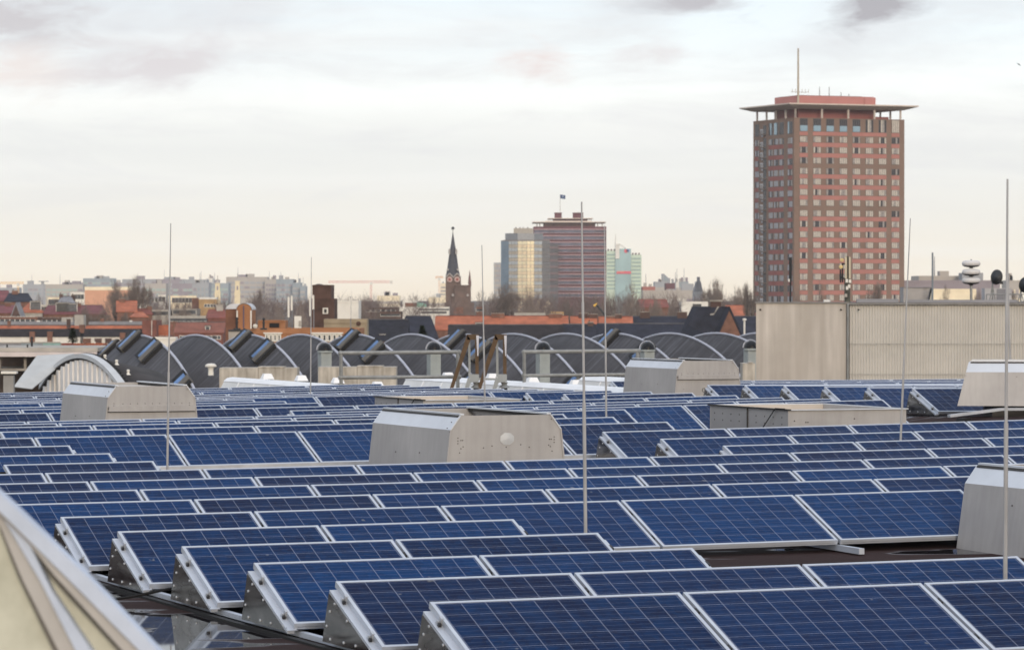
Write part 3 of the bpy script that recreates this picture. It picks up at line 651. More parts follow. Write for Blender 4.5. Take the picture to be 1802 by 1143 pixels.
def house(label, px0, px1, pye, pyr, Y, depth, wall, roof, yaw=TH, hip=0.0, win=None, chim=(), group=None, cat='house', dorm=(), gable_m=None, name='house'):
    """pitched roof with its ridge along the front; pye/pyr = eave and ridge rows in the photo"""
    k_ = FY(Y) / Y; Y = FY(Y); depth *= min(k_, 1.5)
    P = at(px0, pye, Y); L = width_to(px1, P, yaw); E = P.z
    R = max(E + .8, zat(pyr, Y + depth / 2 * cos(yaw)))
    root = thing(name, label, cat, (P.x, P.y, 0), yaw, group)
    m1 = MB(); m1.box(0, L, 0, depth, 0, E)
    if hip < .02:
        for x0, x1 in ((0, .3), (L - .3, L)): m1.prism([(x0, 0.001, E), (x0, depth / 2, R - .12), (x0, depth - .001, E)], (x1 - x0, 0, 0))
    m1.build('wall', gable_m or wall, root)
    m1 = MB(); h_ = hip * L; o = .25; tk = .16
    A = [(-o, -o, E - .02), (L + o, -o, E - .02), (L - h_ + (o if hip < .02 else 0), depth / 2, R), (h_ - (o if hip < .02 else 0), depth / 2, R)]
    B = [(x, depth - y, z) for x, y, z in A]
    up = lambda q_: [(x, y, z + tk) for x, y, z in q_]
    for f in (A, B):
        m1.add(list(f) + up(f), [(3, 2, 1, 0), (4, 5, 6, 7), (0, 1, 5, 4), (1, 2, 6, 5), (2, 3, 7, 6), (3, 0, 4, 7)] if f is A else [(0, 1, 2, 3), (7, 6, 5, 4), (4, 5, 1, 0), (5, 6, 2, 1), (6, 7, 3, 2), (7, 4, 0, 3)])
    if hip >= .02:
        m1.add([A[0], B[0], A[3]] , [(0, 2, 1)]); m1.add([A[1], B[1], A[2]], [(0, 1, 2)])
        m1.add(up([A[0], B[0], A[3]]), [(0, 2, 1)]); m1.add(up([A[1], B[1], A[2]]), [(0, 1, 2)])
    rf = m1.build('roof', roof, root)
    m1 = MB(); m1.box(h_, L - h_, depth / 2 - .14, depth / 2 + .14, R + tk - .06, R + tk + .10); m1.build('ridge', M_brickr if roof in (M_otile, M_rtile) else M_felt, rf)
    for cf, cw, ch, cm in chim:
        cw *= k_ * .8; ch *= k_ * .7; m1 = MB(); x = cf * L; y = depth * .42; zc = R - 1.2
        m1.box(x, x + cw, y, y + .9, zc, R + ch); m1.box(x - .08, x + cw + .08, y - .08, y + .98, R + ch, R + ch + .14, 1)
        for k in range(max(1, int(cw / .75))): m1.lathe([(.13, 0), (.11, .30)], 8, 2, c=(x + .3 + k * .5, y + .45, R + ch + .14))
        m1.build('chimney', [cm, M_concd, M_brickd], rf)
    for df, dw, dh in dorm:
        dw *= k_; dh *= k_; m1 = MB(); x = df * L; yy = depth * .12; zz = E + (R - E) * .24
        m1.box(x, x + dw, yy, depth * .40, zz, zz + dh, 0); m1.box(x - .1, x + dw + .1, yy - .15, depth * .42, zz + dh, zz + dh + .12, 1); m1.box(x + .12, x + dw - .12, yy - .03, yy + .05, zz + .15, zz + dh - .12, 2)
        m1.build('dormer', [M_white, M_felt, M_glass], rf)
    for wd in (win or []):
        xf0, xf1, a, b, c, r, w_, h_2, n_ = wd
        za, zb_ = at(px0, a, Y).z, at(px0, b, Y).z
        windows(root, (L * xf0, L * xf1, zb_, za), c, r, w_ * k_, h_2 * k_, n_)
    return root
# ================================================================== pink hotel tower
M_obr = mat('tower_brick', (0.225, 0.150, 0.115), 0.85, var=.07, scale=.15, objvar=0)
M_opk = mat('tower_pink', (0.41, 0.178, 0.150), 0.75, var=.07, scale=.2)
M_opk2 = mat('tower_pink_shade', (0.29, 0.105, 0.092), 0.7, var=.10, scale=.2)  # darker copy of the pink for sides the sun does not reach
M_curt = mat('curtain', (0.54, 0.49, 0.43), 0.6, var=.12, scale=1.2)
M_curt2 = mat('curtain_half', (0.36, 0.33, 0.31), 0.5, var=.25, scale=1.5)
M_dkgl = mat('dark_glass', (0.045, 0.045, 0.055), 0.15, var=.3, scale=1)
M_blgl = mat('blue_glass', (0.30, 0.42, 0.50), 0.1, 0.4, var=.15, scale=.3)
M_ofr = mat('tower_frame', (0.14, 0.12, 0.11), 0.6)
M_canopy = mat('canopy', (0.62, 0.53, 0.46), 0.7, var=.06)
C0 = at(1397.5, 206.8, 1050); YW = radians(23)
tw = thing('tower', 'tall pink and brown high-rise with a wide flat canopy roof', 'high-rise', (C0.x, C0.y, 0), YW)
WR = width_to(1591.3, C0, YW); HT = C0.z
uL = (1325.5 - 901) / FPX
WL = (C0.x - uL * C0.y) / (uL * cos(YW) + sin(YW))
m1 = MB(); m1.box(0, WR, 0, WL, 0, HT); m1.build('body', M_obr, tw)
FH = 18.6 / FPX * 1050; mpx = 1050 / FPX
def zt(py): return C0.z - (py - 206.8) * mpx
def xr(px): return width_to(px, C0, YW)
cols = [xr(1397.5 + v) for v in (16.6, 40, 63, 86.2, 109.2, 132.2, 155.2, 178)]
WW = 2.42; WH = 1.72
def wmesh(kinds, w, h, n=4, low=None):
    m1 = MB(); m1.box(-w / 2, w / 2, -.06, .05, 0, h, 0); pw = (w - .12 * (n + 1)) / n
    for i in range(n):
        x = -w / 2 + .12 + i * (pw + .12); m1.box(x, x + pw, -.075, -.05, .1, h - .1, kinds[i % len(kinds)])
    if low: m1.box(-w / 2 + .1, w / 2 - .1, -.095, -.06, .1, h * .46, low)
    return m1.mesh('window', [M_ofr, M_curt, M_curt2, M_dkgl, M_blgl])
KI = [(1, 1, 1, 1), (1, 2, 1, 1), (1, 2, 2, 1), (2, 1, 1, 1), (1, 1, 1, 2), (2, 3, 3, 2), (1, 3, 3, 1), (2, 2, 1, 1), (3, 3, 2, 3), (1, 3, 2, 1)]
WM = [wmesh(k, WW, WH) for k in KI]; WT = wmesh((3, 3, 3, 3), WW, 3.55, low=4); WT2 = wmesh((1, 1, 1, 1), WW, 3.55); WT3 = wmesh((3, 1, 2, 3), WW, 3.55)
rng = random.Random(5)
nwin = 0; rest = []
for j in range(24):
    zc = zt(244.6 + 18.6 * j)
    if zc < 4: break
    sp_ = MB(); zsp = zc - WH / 2 - 1.22
    for a, b in ((0, 0), (1, 3), (4, 6), (7, 7)):
        sp_.box(cols[a] - WW / 2 - .05, cols[b] + WW / 2 + .05, -.04, .05, zsp, zsp + 1.16)
    if j not in (2, 6): sp_.build('spandrel', M_opk, tw)
    for i, x in enumerate(cols):
        me = rng.choice(WM[:5] * 4 + WM[5:] * 2)
        if i == 2 and j < 6: me = WM[5]
        if nwin < 100 and zc > zt(470): obj('window', me, tw, (x, -.02, zc - WH / 2)); nwin += 1
        else: rest.append((me, x, zc - WH / 2))
for i, x in enumerate(cols): obj('window', WT if i < 5 else (WT3 if i < 7 else WT2), tw, (x, -.02, zt(230.8)))
sp_ = MB()
for a, b in ((0, 0), (1, 3), (4, 6), (7, 7)): sp_.box(cols[a] - WW / 2 - .05, cols[b] + WW / 2 + .05, -.04, .05, zt(237.5), zt(231.3))
sp_.build('spandrel', M_opk, tw)
# left face: windows seen very obliquely, merged below the first hundred
ML = Matrix.Rotation(-pi / 2, 4, 'Z')
lw = MB(); lsp = MB(); wp = MB(); bal = MB()
def ydist(px):                                  # photo column -> distance along the left face
    u = (px - 901) / FPX; return (C0.x - u * C0.y) / (u * cos(YW) + sin(YW))
for j in range(-1, 24):
    zc = zt(247 + 18.6 * j) if j >= 0 else zt(224)
    if zc < 3: break
    hh = WH if j >= 0 else 3.4
    for px in (1390.5, 1375.5, 1366, 1356.5, 1332.5):
        y = ydist(px); wd = 1.5 if px > 1385 else (1.35 if px > 1340 else 1.3)
        lw.box(-.05, .05, y - wd, y + wd, zc - hh / 2, zc + hh / 2, 0)
        for k in range(3):
            yy = y - wd + .15 + k * (2 * wd - .15) / 3; lw.box(-.07, -.045, yy, yy + (2 * wd - .15) / 3 - .15, zc - hh / 2 + .1, zc + hh / 2 - .1, rng.choice((1, 2, 2, 3) if j >= 0 else (4, 3, 3)))
    for a, b in ((1378.5, 1352.5), (1394, 1387), (1334, 1328.5)):
        if j >= 0: lsp.box(-.04, .05, ydist(a), ydist(b), zc - WH / 2 - 1.22, zc - WH / 2 - .06)
    y0, y1 = ydist(1342.5), ydist(1337.5); wp.box(-.05, .05, y0, y1, zc - 1.0, zc + .2); wp.box(-.05, .05, y0, (y0 + y1) / 2, zc - 1.9, zc - 1.0)
    y0, y1 = ydist(1348.5), ydist(1343); bal.box(-.03, .05, y0, y1, zc - 1.2, zc + 1.25); bal.box(-1.3, .0, y0, y1, zc - 1.5, zc - 1.25, 1)
    for k in range(7): yy = y0 + (y1 - y0) * k / 6; bal.box(-1.3, -1.24, yy - .04, yy + .04, zc - 1.25, zc - .3, 1)
    bal.box(-1.31, -1.23, y0, y1, zc - .3, zc - .22, 1)
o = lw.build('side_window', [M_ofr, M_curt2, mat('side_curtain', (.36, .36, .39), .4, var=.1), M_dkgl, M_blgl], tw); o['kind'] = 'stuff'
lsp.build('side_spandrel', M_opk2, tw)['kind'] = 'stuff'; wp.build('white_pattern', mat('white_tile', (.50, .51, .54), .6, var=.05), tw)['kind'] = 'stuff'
bal.build('balcony_stack', [M_dkgl, M_ofr], tw)
m1 = MB()
for me, x, z in rest:
    o_ = len(m1.v); m1.v += [(v.co.x + x, v.co.y - .02, v.co.z + z) for v in me.vertices]
    for p in me.polygons: m1.f.append(tuple(i + o_ for i in p.vertices)); m1.mi.append(p.material_index)
o = m1.build('lower_window', [M_ofr, M_curt, M_curt2, M_dkgl, M_blgl], tw); o['kind'] = 'stuff'
# canopy corners from the photo: near (1390,184) left (1302,191) right (1616,184)
cz = zt(184) ; o0 = 2.9
m1 = MB(); m1.add([(-o0, -o0, cz - .05), (WR + o0, -o0, cz - .05), (WR + o0, WL + o0, cz - .05), (-o0, WL + o0, cz - .05), (0, 0, cz - .95), (WR, 0, cz - .95), (WR, WL, cz - .95), (0, WL, cz - .95), (-o0, -o0, cz + .28), (WR + o0, -o0, cz + .28), (WR + o0, WL + o0, cz + .28), (-o0, WL + o0, cz + .28)],
              [(0, 4, 5, 1)[::-1], (1, 5, 6, 2)[::-1], (2, 6, 7, 3)[::-1], (3, 7, 4, 0)[::-1], (4, 7, 6, 5), (0, 1, 9, 8), (1, 2, 10, 9), (2, 3, 11, 10), (3, 0, 8, 11), (8, 9, 10, 11)])
m1.build('canopy', M_canopy, tw)
mcol = MB(); mcol.lathe([(.30, 0), (.30, cz - .9 - HT)], 8); mcm = mcol.mesh('column', mat('column_white', (.62, .55, .50), .6))
for k in range(5):
    for (x, y) in ((.8 + (WR - 1.6) * k / 4, .8), (.8, .8 + (WL - 1.6) * k / 4), (WR - .8, .8 + (WL - 1.6) * k / 4)):
        if k == 0 and (x, y) != (.8, .8): continue
        obj('column', mcm, tw, (x, y, HT))
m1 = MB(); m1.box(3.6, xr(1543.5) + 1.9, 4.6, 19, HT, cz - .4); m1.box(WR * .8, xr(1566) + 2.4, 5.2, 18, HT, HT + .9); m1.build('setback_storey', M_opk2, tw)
m1 = MB(); m1.box(3.7, xr(1541) + 1.9, 4.6, 19, cz + .2, zt(166.0)); m1.box(xr(1524) + 1.9, xr(1543) + 1.9, 4.3, 17, cz + .2, zt(167)); m1.build('penthouse', mat('penthouse_pink', (.42, .18, .16), .75, var=.05, scale=.2), tw)
m1 = MB(); m1.box(4.2, WR * .7, 5.4, 18, zt(166.0), zt(165.2)); m1.build('penthouse_roof', M_felt, tw)
mx = xr(1406.5) + 1.85; m1 = MB(); m1.tube((mx, 4.3, zt(184)), (mx, 4.3, zt(83)), .33, .22, 8); m1.box(mx - 2, mx + 3.1, 4, 5.2, zt(160.5), zt(160.2)); 
for k in range(6): m1.box(mx - 2 + k, mx - 1.9 + k, 4, 4.1, zt(162), zt(155))
m1.build('mast', mat('mast', (.42, .36, .28), .6), tw)
for px, py in ((1445, 149), (1462, 149), (1483, 158), (1497, 161)):
    x = xr(px) + 2.6; m1 = MB(); m1.tube((x, 6, zt(167)), (x, 6, zt(py)), .12, .08, 5); m1.build('aerial', M_ofr, tw)
# ================================================================== dark striped office tower with a stepped canopy roof
Yp = 1900; mp = Yp / FPX
P0 = at(958, 398.4, Yp)
def Z(py): return zat(py, Yp)
def X(px): return (px - 958) * mp
pt = thing('office_tower', 'plum striped office tower with two thin canopy roofs and brick chimneys', 'office tower', (P0.x, P0.y, 0), 0)
m1 = MB(); m1.box(X(939), X(1067), 0, 40, 0, Z(398.4)); m1.build('body', M_plum, pt)
Mband = mat('ribbon_glass', (0.135, 0.155, 0.215), 0.2, 0.2, var=.35, scale=.12); Mled = mat('pale_ledge', (.46, .31, .32), .7)
for k in range(11):
    z1 = Z(404.5 + 11.25 * k)
    m1 = MB(); m1.box(X(940), X(1067) - .2, -.2, .2, z1 - 5.2 * mp, z1, 0)
    for i in range(48):
        x = X(941) + (X(1066) - X(941)) * i / 48; m1.box(x, x + .12, -.26, -.2, z1 - 5.2 * mp, z1, 1)
    m1.build('window_band', [Mband, M_plum], pt)
    m1 = MB(); m1.box(X(940), X(1067), -.5, .1, z1 - 5.9 * mp, z1 - 5.2 * mp); m1.box(X(940), X(1067), -.4, .1, z1 + .1, z1 + .55); m1.build('ledge', Mled, pt)
m1 = MB(); m1.box(X(959), X(982), -12, -.6, 0, Z(430)); m1.build('dark_annex', mat('annex_glass', (.10, .10, .115), .3, var=.2, scale=.2), pt)
for k in range(8):
    m1 = MB(); m1.box(X(959.5), X(981.5), -12.2, -11.9, Z(438 + 11.25 * k), Z(434 + 11.25 * k)); m1.build('annex_band', mat('annex_band', (.17, .12, .125), .5), pt)
m1 = MB(); m1.box(X(957), X(1048), 4, 34, Z(398.4), Z(391)); m1.build('setback_storey', M_brickd, pt)
m1 = MB(); m1.box(X(937), X(1066.5), 2, 38, Z(391.2), Z(389.6)); m1.box(X(960), X(1042), 3, 36, Z(389.6), Z(388.2)); m1.build('canopy', M_canopy, pt)
m1 = MB(); m1.box(X(974), X(1034), 8, 30, Z(388.2), Z(384.4)); m1.build('top_storey', M_plum, pt)
m1 = MB(); m1.box(X(964), X(1044), 5, 34, Z(384.4), Z(383.2)); m1.build('top_canopy', M_canopy, pt)
for a, b in ((976.5, 989), (1009, 1027)):
    m1 = MB(); m1.box(X(a), X(b), 10, 20, Z(384.0), Z(373.2)); m1.box(X(a - .6), X(b + .6), 9.6, 20.4, Z(374.2), Z(373.2)); m1.build('chimney', M_plum, pt)
for px in (945, 1060, 1052, 950):
    m1 = MB(); m1.tube((X(px), 4, Z(398.4)), (X(px), 4, Z(390)), .25, n=5); m1.build('canopy_post', M_conc, pt)
m1 = MB(); m1.tube((X(986.2), 12, Z(383)), (X(986.2), 12, Z(341)), .14, .10, 5); m1.build('flagpole', M_conc, pt)
m1 = MB(); n = 10
for k in range(n):
    x0 = X(986.6) + 2.5 * k / n; x1 = X(986.6) + 2.5 * (k + 1) / n; d0, d1 = .35 * sin(k * .9), .35 * sin(k * .9 + .9)
    m1.quad((x0, 12 + d0, Z(348) - .04 * k), (x1, 12 + d1, Z(348) - .04 * (k + 1)), (x1, 12 + d1, Z(341) - .04 * (k + 1)), (x0, 12 + d0, Z(341) - .04 * k))
m1.box(X(986.6) + .95, X(986.6) + 1.6, 11.55, 11.6, Z(346.2), Z(343.0), 1)
m1.build('flag', [mat('flag_blue', (.04, .08, .20), .7), mat('flag_mark', (.35, .40, .50), .7)], pt)
# ================================================================== rounded glass tower
Yg = 1780; mg_ = Yg / FPX; G0 = at(921, 421.5, Yg)
def Zg(py): return zat(py, Yg)
def Xg(px): return (px - 921) * mg_
gt = thing('glass_tower', 'rounded gold and silver glass tower left of the plum striped tower', 'office tower', (G0.x, G0.y, 0), 0)
Mg1 = mat('silver_glass', (0.58, 0.60, 0.60), 0.22, 0.75, var=.06, scale=.2, objvar=.08); Mg2 = mat('gold_reflection_glass', (0.98, 0.86, 0.62), 0.2, 0.9, var=.06, scale=.2, objvar=.08)  # gold: the warm reflection on the middle facets put into the colour
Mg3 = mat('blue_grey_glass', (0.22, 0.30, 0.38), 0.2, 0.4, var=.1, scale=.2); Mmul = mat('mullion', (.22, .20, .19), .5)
plan = [(881.5, 9), (889, 6), (895.5, 3.2), (911, .6), (927, 0), (940, .9), (954, 3.4), (968, 10)]
plan = [(Xg(a), b) for a, b in plan]
pol = plan + [(Xg(968), 40), (Xg(881.5), 40)]
m1 = MB(); m1.prism([(x, y, 0) for x, y in pol[1:]], (0, 0, Zg(421.5))); m1.prism([(Xg(881.5), 9, 0), (Xg(888.9), 6.2, 0), (Xg(888.9), 39, 0), (Xg(881.5), 39, 0)], (0, 0, Zg(422.5)))
m1.build('core', Mmul, gt)
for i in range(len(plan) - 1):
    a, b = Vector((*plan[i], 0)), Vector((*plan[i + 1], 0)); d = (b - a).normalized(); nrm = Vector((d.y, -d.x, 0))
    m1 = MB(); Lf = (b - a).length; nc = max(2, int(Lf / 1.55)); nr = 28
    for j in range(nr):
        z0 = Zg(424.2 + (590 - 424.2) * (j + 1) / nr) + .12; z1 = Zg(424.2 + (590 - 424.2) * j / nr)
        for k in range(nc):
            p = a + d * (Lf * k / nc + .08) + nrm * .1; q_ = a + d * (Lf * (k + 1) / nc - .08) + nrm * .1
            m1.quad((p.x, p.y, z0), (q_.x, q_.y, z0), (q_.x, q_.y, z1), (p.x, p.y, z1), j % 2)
    m1.build('curtain_wall', [Mg3, Mg3] if i < 2 else ([Mg1, mat('silver_band', (.50, .44, .36), .3, .4, var=.08)] if i in (2, 5) else ([mat('shade_glass', (.22, .21, .21), .25, .3), Mmul] if i == 6 else [Mg2, mat('gold_reflection_band', (.80, .66, .46), .3, .6)])), gt)
m1 = MB(); m1.prism([(Xg(889), 8, Zg(421.5)), (Xg(911), 3, Zg(421.5)), (Xg(940), 3, Zg(421.5)), (Xg(956), 8, Zg(421.5)), (Xg(956), 34, Zg(421.5)), (Xg(889), 34, Zg(421.5))], (0, 0, Zg(410) - Zg(421.5))); m1.build('attic', mat('attic_glass', (.24, .25, .27), .3, .3), gt)
m1 = MB(); m1.prism([(Xg(904), 8, Zg(410)), (Xg(938), 8, Zg(410)), (Xg(938), 30, Zg(410)), (Xg(904), 30, Zg(410))], (0, 0, Zg(401) - Zg(410))); m1.build('plant_room', mat('plant_room', (.34, .31, .27), .5, .2), gt)
for px in (908, 915, 921, 929): m1 = MB(); m1.tube((Xg(px), 9, Zg(401)), (Xg(px), 9, Zg(399)), .3, n=5); m1.build('vent_pipe', Mmul, gt)
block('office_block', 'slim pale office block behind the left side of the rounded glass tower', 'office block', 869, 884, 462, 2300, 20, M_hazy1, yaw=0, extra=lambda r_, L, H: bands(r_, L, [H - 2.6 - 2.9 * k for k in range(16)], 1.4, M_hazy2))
# ================================================================== mint green tower far behind
Yu = 3100; mu = Yu / FPX; U0 = at(1067, 440, Yu)
def Zu(py): return zat(py, Yu)
def Xu(px): return (px - 1067) * mu
gr = thing('green_tower', 'hazy mint green office tower with a white spire behind the plum tower', 'office tower', (U0.x, U0.y, 0), 0)
Mmint = mat('mint', (.56, .67, .54), .6, var=.05, scale=.02); Mmint2 = mat('mint_dark', (.30, .42, .38), .4); Mteal = mat('teal_glass', (.25, .37, .40), .25, .3, var=.15, scale=.05)
for a, b, t, nm in ((1067, 1084, 441, 'left_wing'), (1110, 1129, 448, 'right_wing')):
    m1 = MB(); m1.box(Xu(a), Xu(b), 0, 40, 0, Zu(t)); w_ = m1.build(nm, Mmint, gr)
    for k in range(10):
        m1 = MB(); m1.box(Xu(a) + .6, Xu(b) - .6, -.3, .2, Zu(t + 8.2 + 6.6 * k), Zu(t + 5.6 + 6.6 * k)); m1.build('window_band', Mmint2, w_)
    for k in range(3): m1 = MB(); x = Xu(a + 2 + k * 5.5); m1.box(x, x + 1.4, 2, 4, Zu(t), Zu(t - 3)); m1.build('roof_fin', M_brickd, w_)
m1 = MB(); m1.box(Xu(1082.5), Xu(1110.5), -1.5, 44, 0, Zu(437.5)); m1.build('glass_centre', Mteal, gr)
m1 = MB(); m1.box(Xu(1082.8), Xu(1090), -2.6, 20, Zu(455), Zu(429)); m1.build('white_fin', M_white, gr)
m1 = MB(); m1.tube((Xu(1083.5), 4, Zu(430)), (Xu(1083.5), 4, Zu(411)), .7, .25, 5); m1.tube((Xu(1090), 4, Zu(429)), (Xu(1102), 4, Zu(437)), .5, n=5); m1.build('spire', M_white, gr)
m1 = MB(); m1.box(Xu(1085), Xu(1110.2), -2.2, -1.5, Zu(481.5), Zu(477)); m1.box(Xu(1085.4), Xu(1098), -2.4, -2.2, Zu(478.6), Zu(477.6), 1); m1.build('sign_band', [mat('sign_red', (.75, .10, .14), .5), mat('sign_orange', (.8, .35, .2), .5)], gr)
m1 = MB(); m1.lathe([(0, 0), (1.5, 0), (1.5, .4), (0, .4)], 16, 0, M=Matrix.Translation((Xu(1101.5), -1.5, Zu(441.5))) @ Matrix.Rotation(pi / 2, 4, 'X')); m1.box(Xu(1102.4), Xu(1107.5), -1.9, -1.5, Zu(443), Zu(438.8), 1); m1.build('emblem', [mat('sign_red', (.75, .1, .14)), mat('sign_blue', (.10, .16, .42), .5)], gr)
# ================================================================== brick church with slate spire
Yc = 1350; mc_ = Yc / FPX; K0 = at(797, 500, Yc)
def Zc(py): return zat(py, Yc)
def Xc(px): return (px - 797) * mc_
ch = thing('church', 'brick church with a tall pointed slate spire and small side spirelet', 'church', (K0.x, K0.y, 0), 0)
M_chb = mat('church_brick', (.155, .105, .085), .9, var=.18, scale=.3); M_spire = mat('spire_slate', (.060, .062, .078), .6, var=.2, scale=.3); M_stone = mat('church_stone', (.42, .39, .37), .8)
m1 = MB(); m1.box(Xc(784.5), Xc(811), -Xc(811), Xc(811), 0, Zc(489.5)); tower = m1.build('tower', M_chb, ch)
for (x, y, rot) in ((Xc(791.5), -Xc(811), 0), (Xc(804.8), -Xc(811), 0)):
    m1 = MB(); m1.prism([(x - 1.25, y - .4, Zc(497)), (x + 1.25, y - .4, Zc(497)), (x + 1.25, y - .4, Zc(488)), (x, y - .4, Zc(481)), (x - 1.25, y - .4, Zc(488))], (0, .6, 0)); m1.lathe([(0, 0), (.95, 0), (.95, .2), (0, .2)], 16, 1, M=Matrix.Translation((x, y - .4, Zc(491.5))) @ Matrix.Rotation(pi / 2, 4, 'X')); m1.lathe([(0, 0), (.5, 0), (.5, .3), (0, .3)], 12, 2, M=Matrix.Translation((x, y - .4, Zc(491.5))) @ Matrix.Rotation(pi / 2, 4, 'X'))
    m1.build('clock_gable', [M_chb, mat('clock_pale', (.55, .40, .36), .7), mat('clock_red', (.30, .08, .06), .7)], tower)
    for sg in (-1, 1):
        m1 = MB(); m1.tube((x + sg * 1.35, y - .5, Zc(488)), (x, y - .5, Zc(480.5)), .22, n=4); m1.build('coping', M_stone, tower)
R0 = Xc(811) * 1.03
m1 = MB(); m1.lathe([(R0, Zc(489.5)), (R0 * .74, Zc(472)), (R0 * .50, Zc(448)), (R0 * .25, Zc(428)), (.10, Zc(408.5))], 8, M=Matrix.Rotation(pi / 8, 4, 'Z')); sp1 = m1.build('spire', M_spire, ch)
m1 = MB(); m1.prism([(-.55, -R0 * .80, Zc(489)), (.55, -R0 * .80, Zc(489)), (.22, -R0 * .30, Zc(436)), (-.22, -R0 * .30, Zc(436))], (0, .3, 0)); m1.build('spire_rib', M_chb, sp1)
for sg in (-1, 1):
    m1 = MB(); m1.box(sg * R0 * .42 - .35, sg * R0 * .42 + .35, -R0 * .55, -R0 * .3, Zc(447), Zc(441)); m1.prism([(sg * R0 * .42 - .45, -R0 * .6, Zc(441)), (sg * R0 * .42 + .45, -R0 * .6, Zc(441)), (sg * R0 * .42, -R0 * .6, Zc(437))], (0, 1, 0)); m1.build('spire_dormer', M_stone, sp1)
    m1 = MB(); m1.box(sg * R0 * .62 - .35, sg * R0 * .62 + .35, -R0 * .72, -R0 * .45, Zc(476), Zc(472.5)); m1.build('spire_dormer', M_stone, sp1)
m1 = MB(); m1.tube((0, 0, Zc(409)), (0, 0, Zc(398.5)), .10, .05, 5); m1.lathe([(0, 0), (.45, .25), (.6, .6), (.45, .95), (0, 1.2)], 8, c=(0, 0, Zc(404.5))); m1.build('finial', M_dark, sp1)
m1 = MB(); m1.box(Xc(800), Xc(828.3), -4.5, 8, 0, Zc(503.0)); m1.box(Xc(783), Xc(834), -6, 12, 0, Zc(532)); m1.box(Xc(800), Xc(829), -5, 9, Zc(503), Zc(501.4)); m1.build('nave', M_chb, ch)
m1 = MB(); m1.box(Xc(798), Xc(815.5), -6.3, -5.8, Zc(552), Zc(540)); m1.build('bricked_panel', M_brick, ch)
for px in (797.3, 823.5): m1 = MB(); m1.box(Xc(px) - .35, Xc(px) + .35, -6.15, -5.5, Zc(521), Zc(517)); m1.build('slit_window', M_stone, ch)
m1 = MB(); m1.box(Xc(825), Xc(829), -2, 2, Zc(503), Zc(497)); m1.lathe([(.62, Zc(500)), (.35, Zc(487)), (.03, Zc(474))], 6, c=(Xc(826.5), 0, 0)); m1.build('spirelet', mat('spirelet', (.19, .11, .105), .8), ch)
# ================================================================== twin church towers, warm sunlight put into their cream colour
for px, lab, top in ((383, 'cream sunlit church tower with a small lantern, left of two', 491), (418, 'cream sunlit church tower with a small lantern, right of two', 487)):
    Yt = 1750; mt = Yt / FPX; B = at(px, 520, Yt)
    r_ = thing('church_tower', lab, 'church tower', (B.x, B.y, 0), 0, 'twin church towers')
    zz = lambda py: zat(py, Yt)
    m1 = MB(); m1.box(-5 * mt, 5 * mt, -5 * mt, 5 * mt, 0, zz(512)); m1.box(-4 * mt, 4 * mt, -4 * mt, 4 * mt, zz(512), zz(top + 8)); m1.box(-4.6 * mt, 4.6 * mt, -4.6 * mt, 4.6 * mt, zz(top + 8), zz(top + 7)); m1.build('shaft', mat('church_sunlit', (.80, .68, .46), .7, var=.04), r_)
    m1 = MB(); m1.box(-.7 * mt * 2, .7 * mt * 2, -4.3 * mt, -3.9 * mt, zz(510), zz(503)); m1.build('belfry_window', M_hazy3, r_)
    m1 = MB(); m1.lathe([(4.2 * mt, zz(top + 7)), (2.4 * mt, zz(top + 4)), (1.6 * mt, zz(top + 3.5)), (1.5 * mt, zz(top + .5)), (.4 * mt, zz(top - 2)), (.2, zz(top - 6))], 10); m1.build('lantern', M_hazy2, r_)
# ================================================================== hazy skyline blocks along the horizon
def skyb(label, a, b, top, Y, m, rows=0, bm=None, yaw=0.0, depth=22, par=.6, name='office_block', group=None, rh=3.2, gap=.5):
    def clutter(r_, L, H):
        rc = random.Random(int(a * 7 + b))
        for k in range(rc.randint(1, 3)):
            x = L * rc.uniform(.08, .75); w_ = min(L * .22, rc.uniform(3, 9)); m1 = MB(); m1.box(x, x + w_, depth * .3, depth * .6, H, H + rc.uniform(1.2, 3.0)); m1.build('plant_room', rc.choice((M_hazy1, M_hazy2, M_hazy3)), r_)
        if rc.random() < .55: m1 = MB(); x = L * rc.uniform(.2, .8); m1.tube((x, depth / 2, H), (x, depth / 2, H + rc.uniform(4, 8)), .22, .12, 5); m1.build('aerial', M_hazy1, r_)
    ex = (lambda r_, L, H: (clutter(r_, L, H), bands(r_, L, [H - 2.2 - rh * (k + 1) + rh * gap * .3 for k in range(rows)], rh * gap, bm or M_hazy5))) if rows else None
    return block(name, label, 'office block', a, b, top, Y, depth, m, yaw=yaw, extra=ex, par=par)
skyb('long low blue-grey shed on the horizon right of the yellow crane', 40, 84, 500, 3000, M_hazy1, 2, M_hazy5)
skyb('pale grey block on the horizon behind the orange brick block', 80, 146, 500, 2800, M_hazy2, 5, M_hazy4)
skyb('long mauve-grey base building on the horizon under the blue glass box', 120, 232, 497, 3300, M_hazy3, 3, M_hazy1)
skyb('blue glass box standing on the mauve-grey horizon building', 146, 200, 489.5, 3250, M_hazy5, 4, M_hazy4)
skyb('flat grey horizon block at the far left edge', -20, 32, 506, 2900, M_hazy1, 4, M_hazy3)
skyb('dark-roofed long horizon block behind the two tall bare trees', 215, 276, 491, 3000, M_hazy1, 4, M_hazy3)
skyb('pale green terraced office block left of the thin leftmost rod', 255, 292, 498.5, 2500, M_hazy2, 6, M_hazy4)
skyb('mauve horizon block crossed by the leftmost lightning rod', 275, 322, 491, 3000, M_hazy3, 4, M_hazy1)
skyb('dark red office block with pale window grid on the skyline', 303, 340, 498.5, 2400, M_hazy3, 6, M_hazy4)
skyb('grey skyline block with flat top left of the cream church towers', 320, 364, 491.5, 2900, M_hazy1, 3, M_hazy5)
skyb('glassy grey-blue gridded block left of the cream church towers', 338, 367, 497, 2350, M_hazy1, 7, M_hazy5)
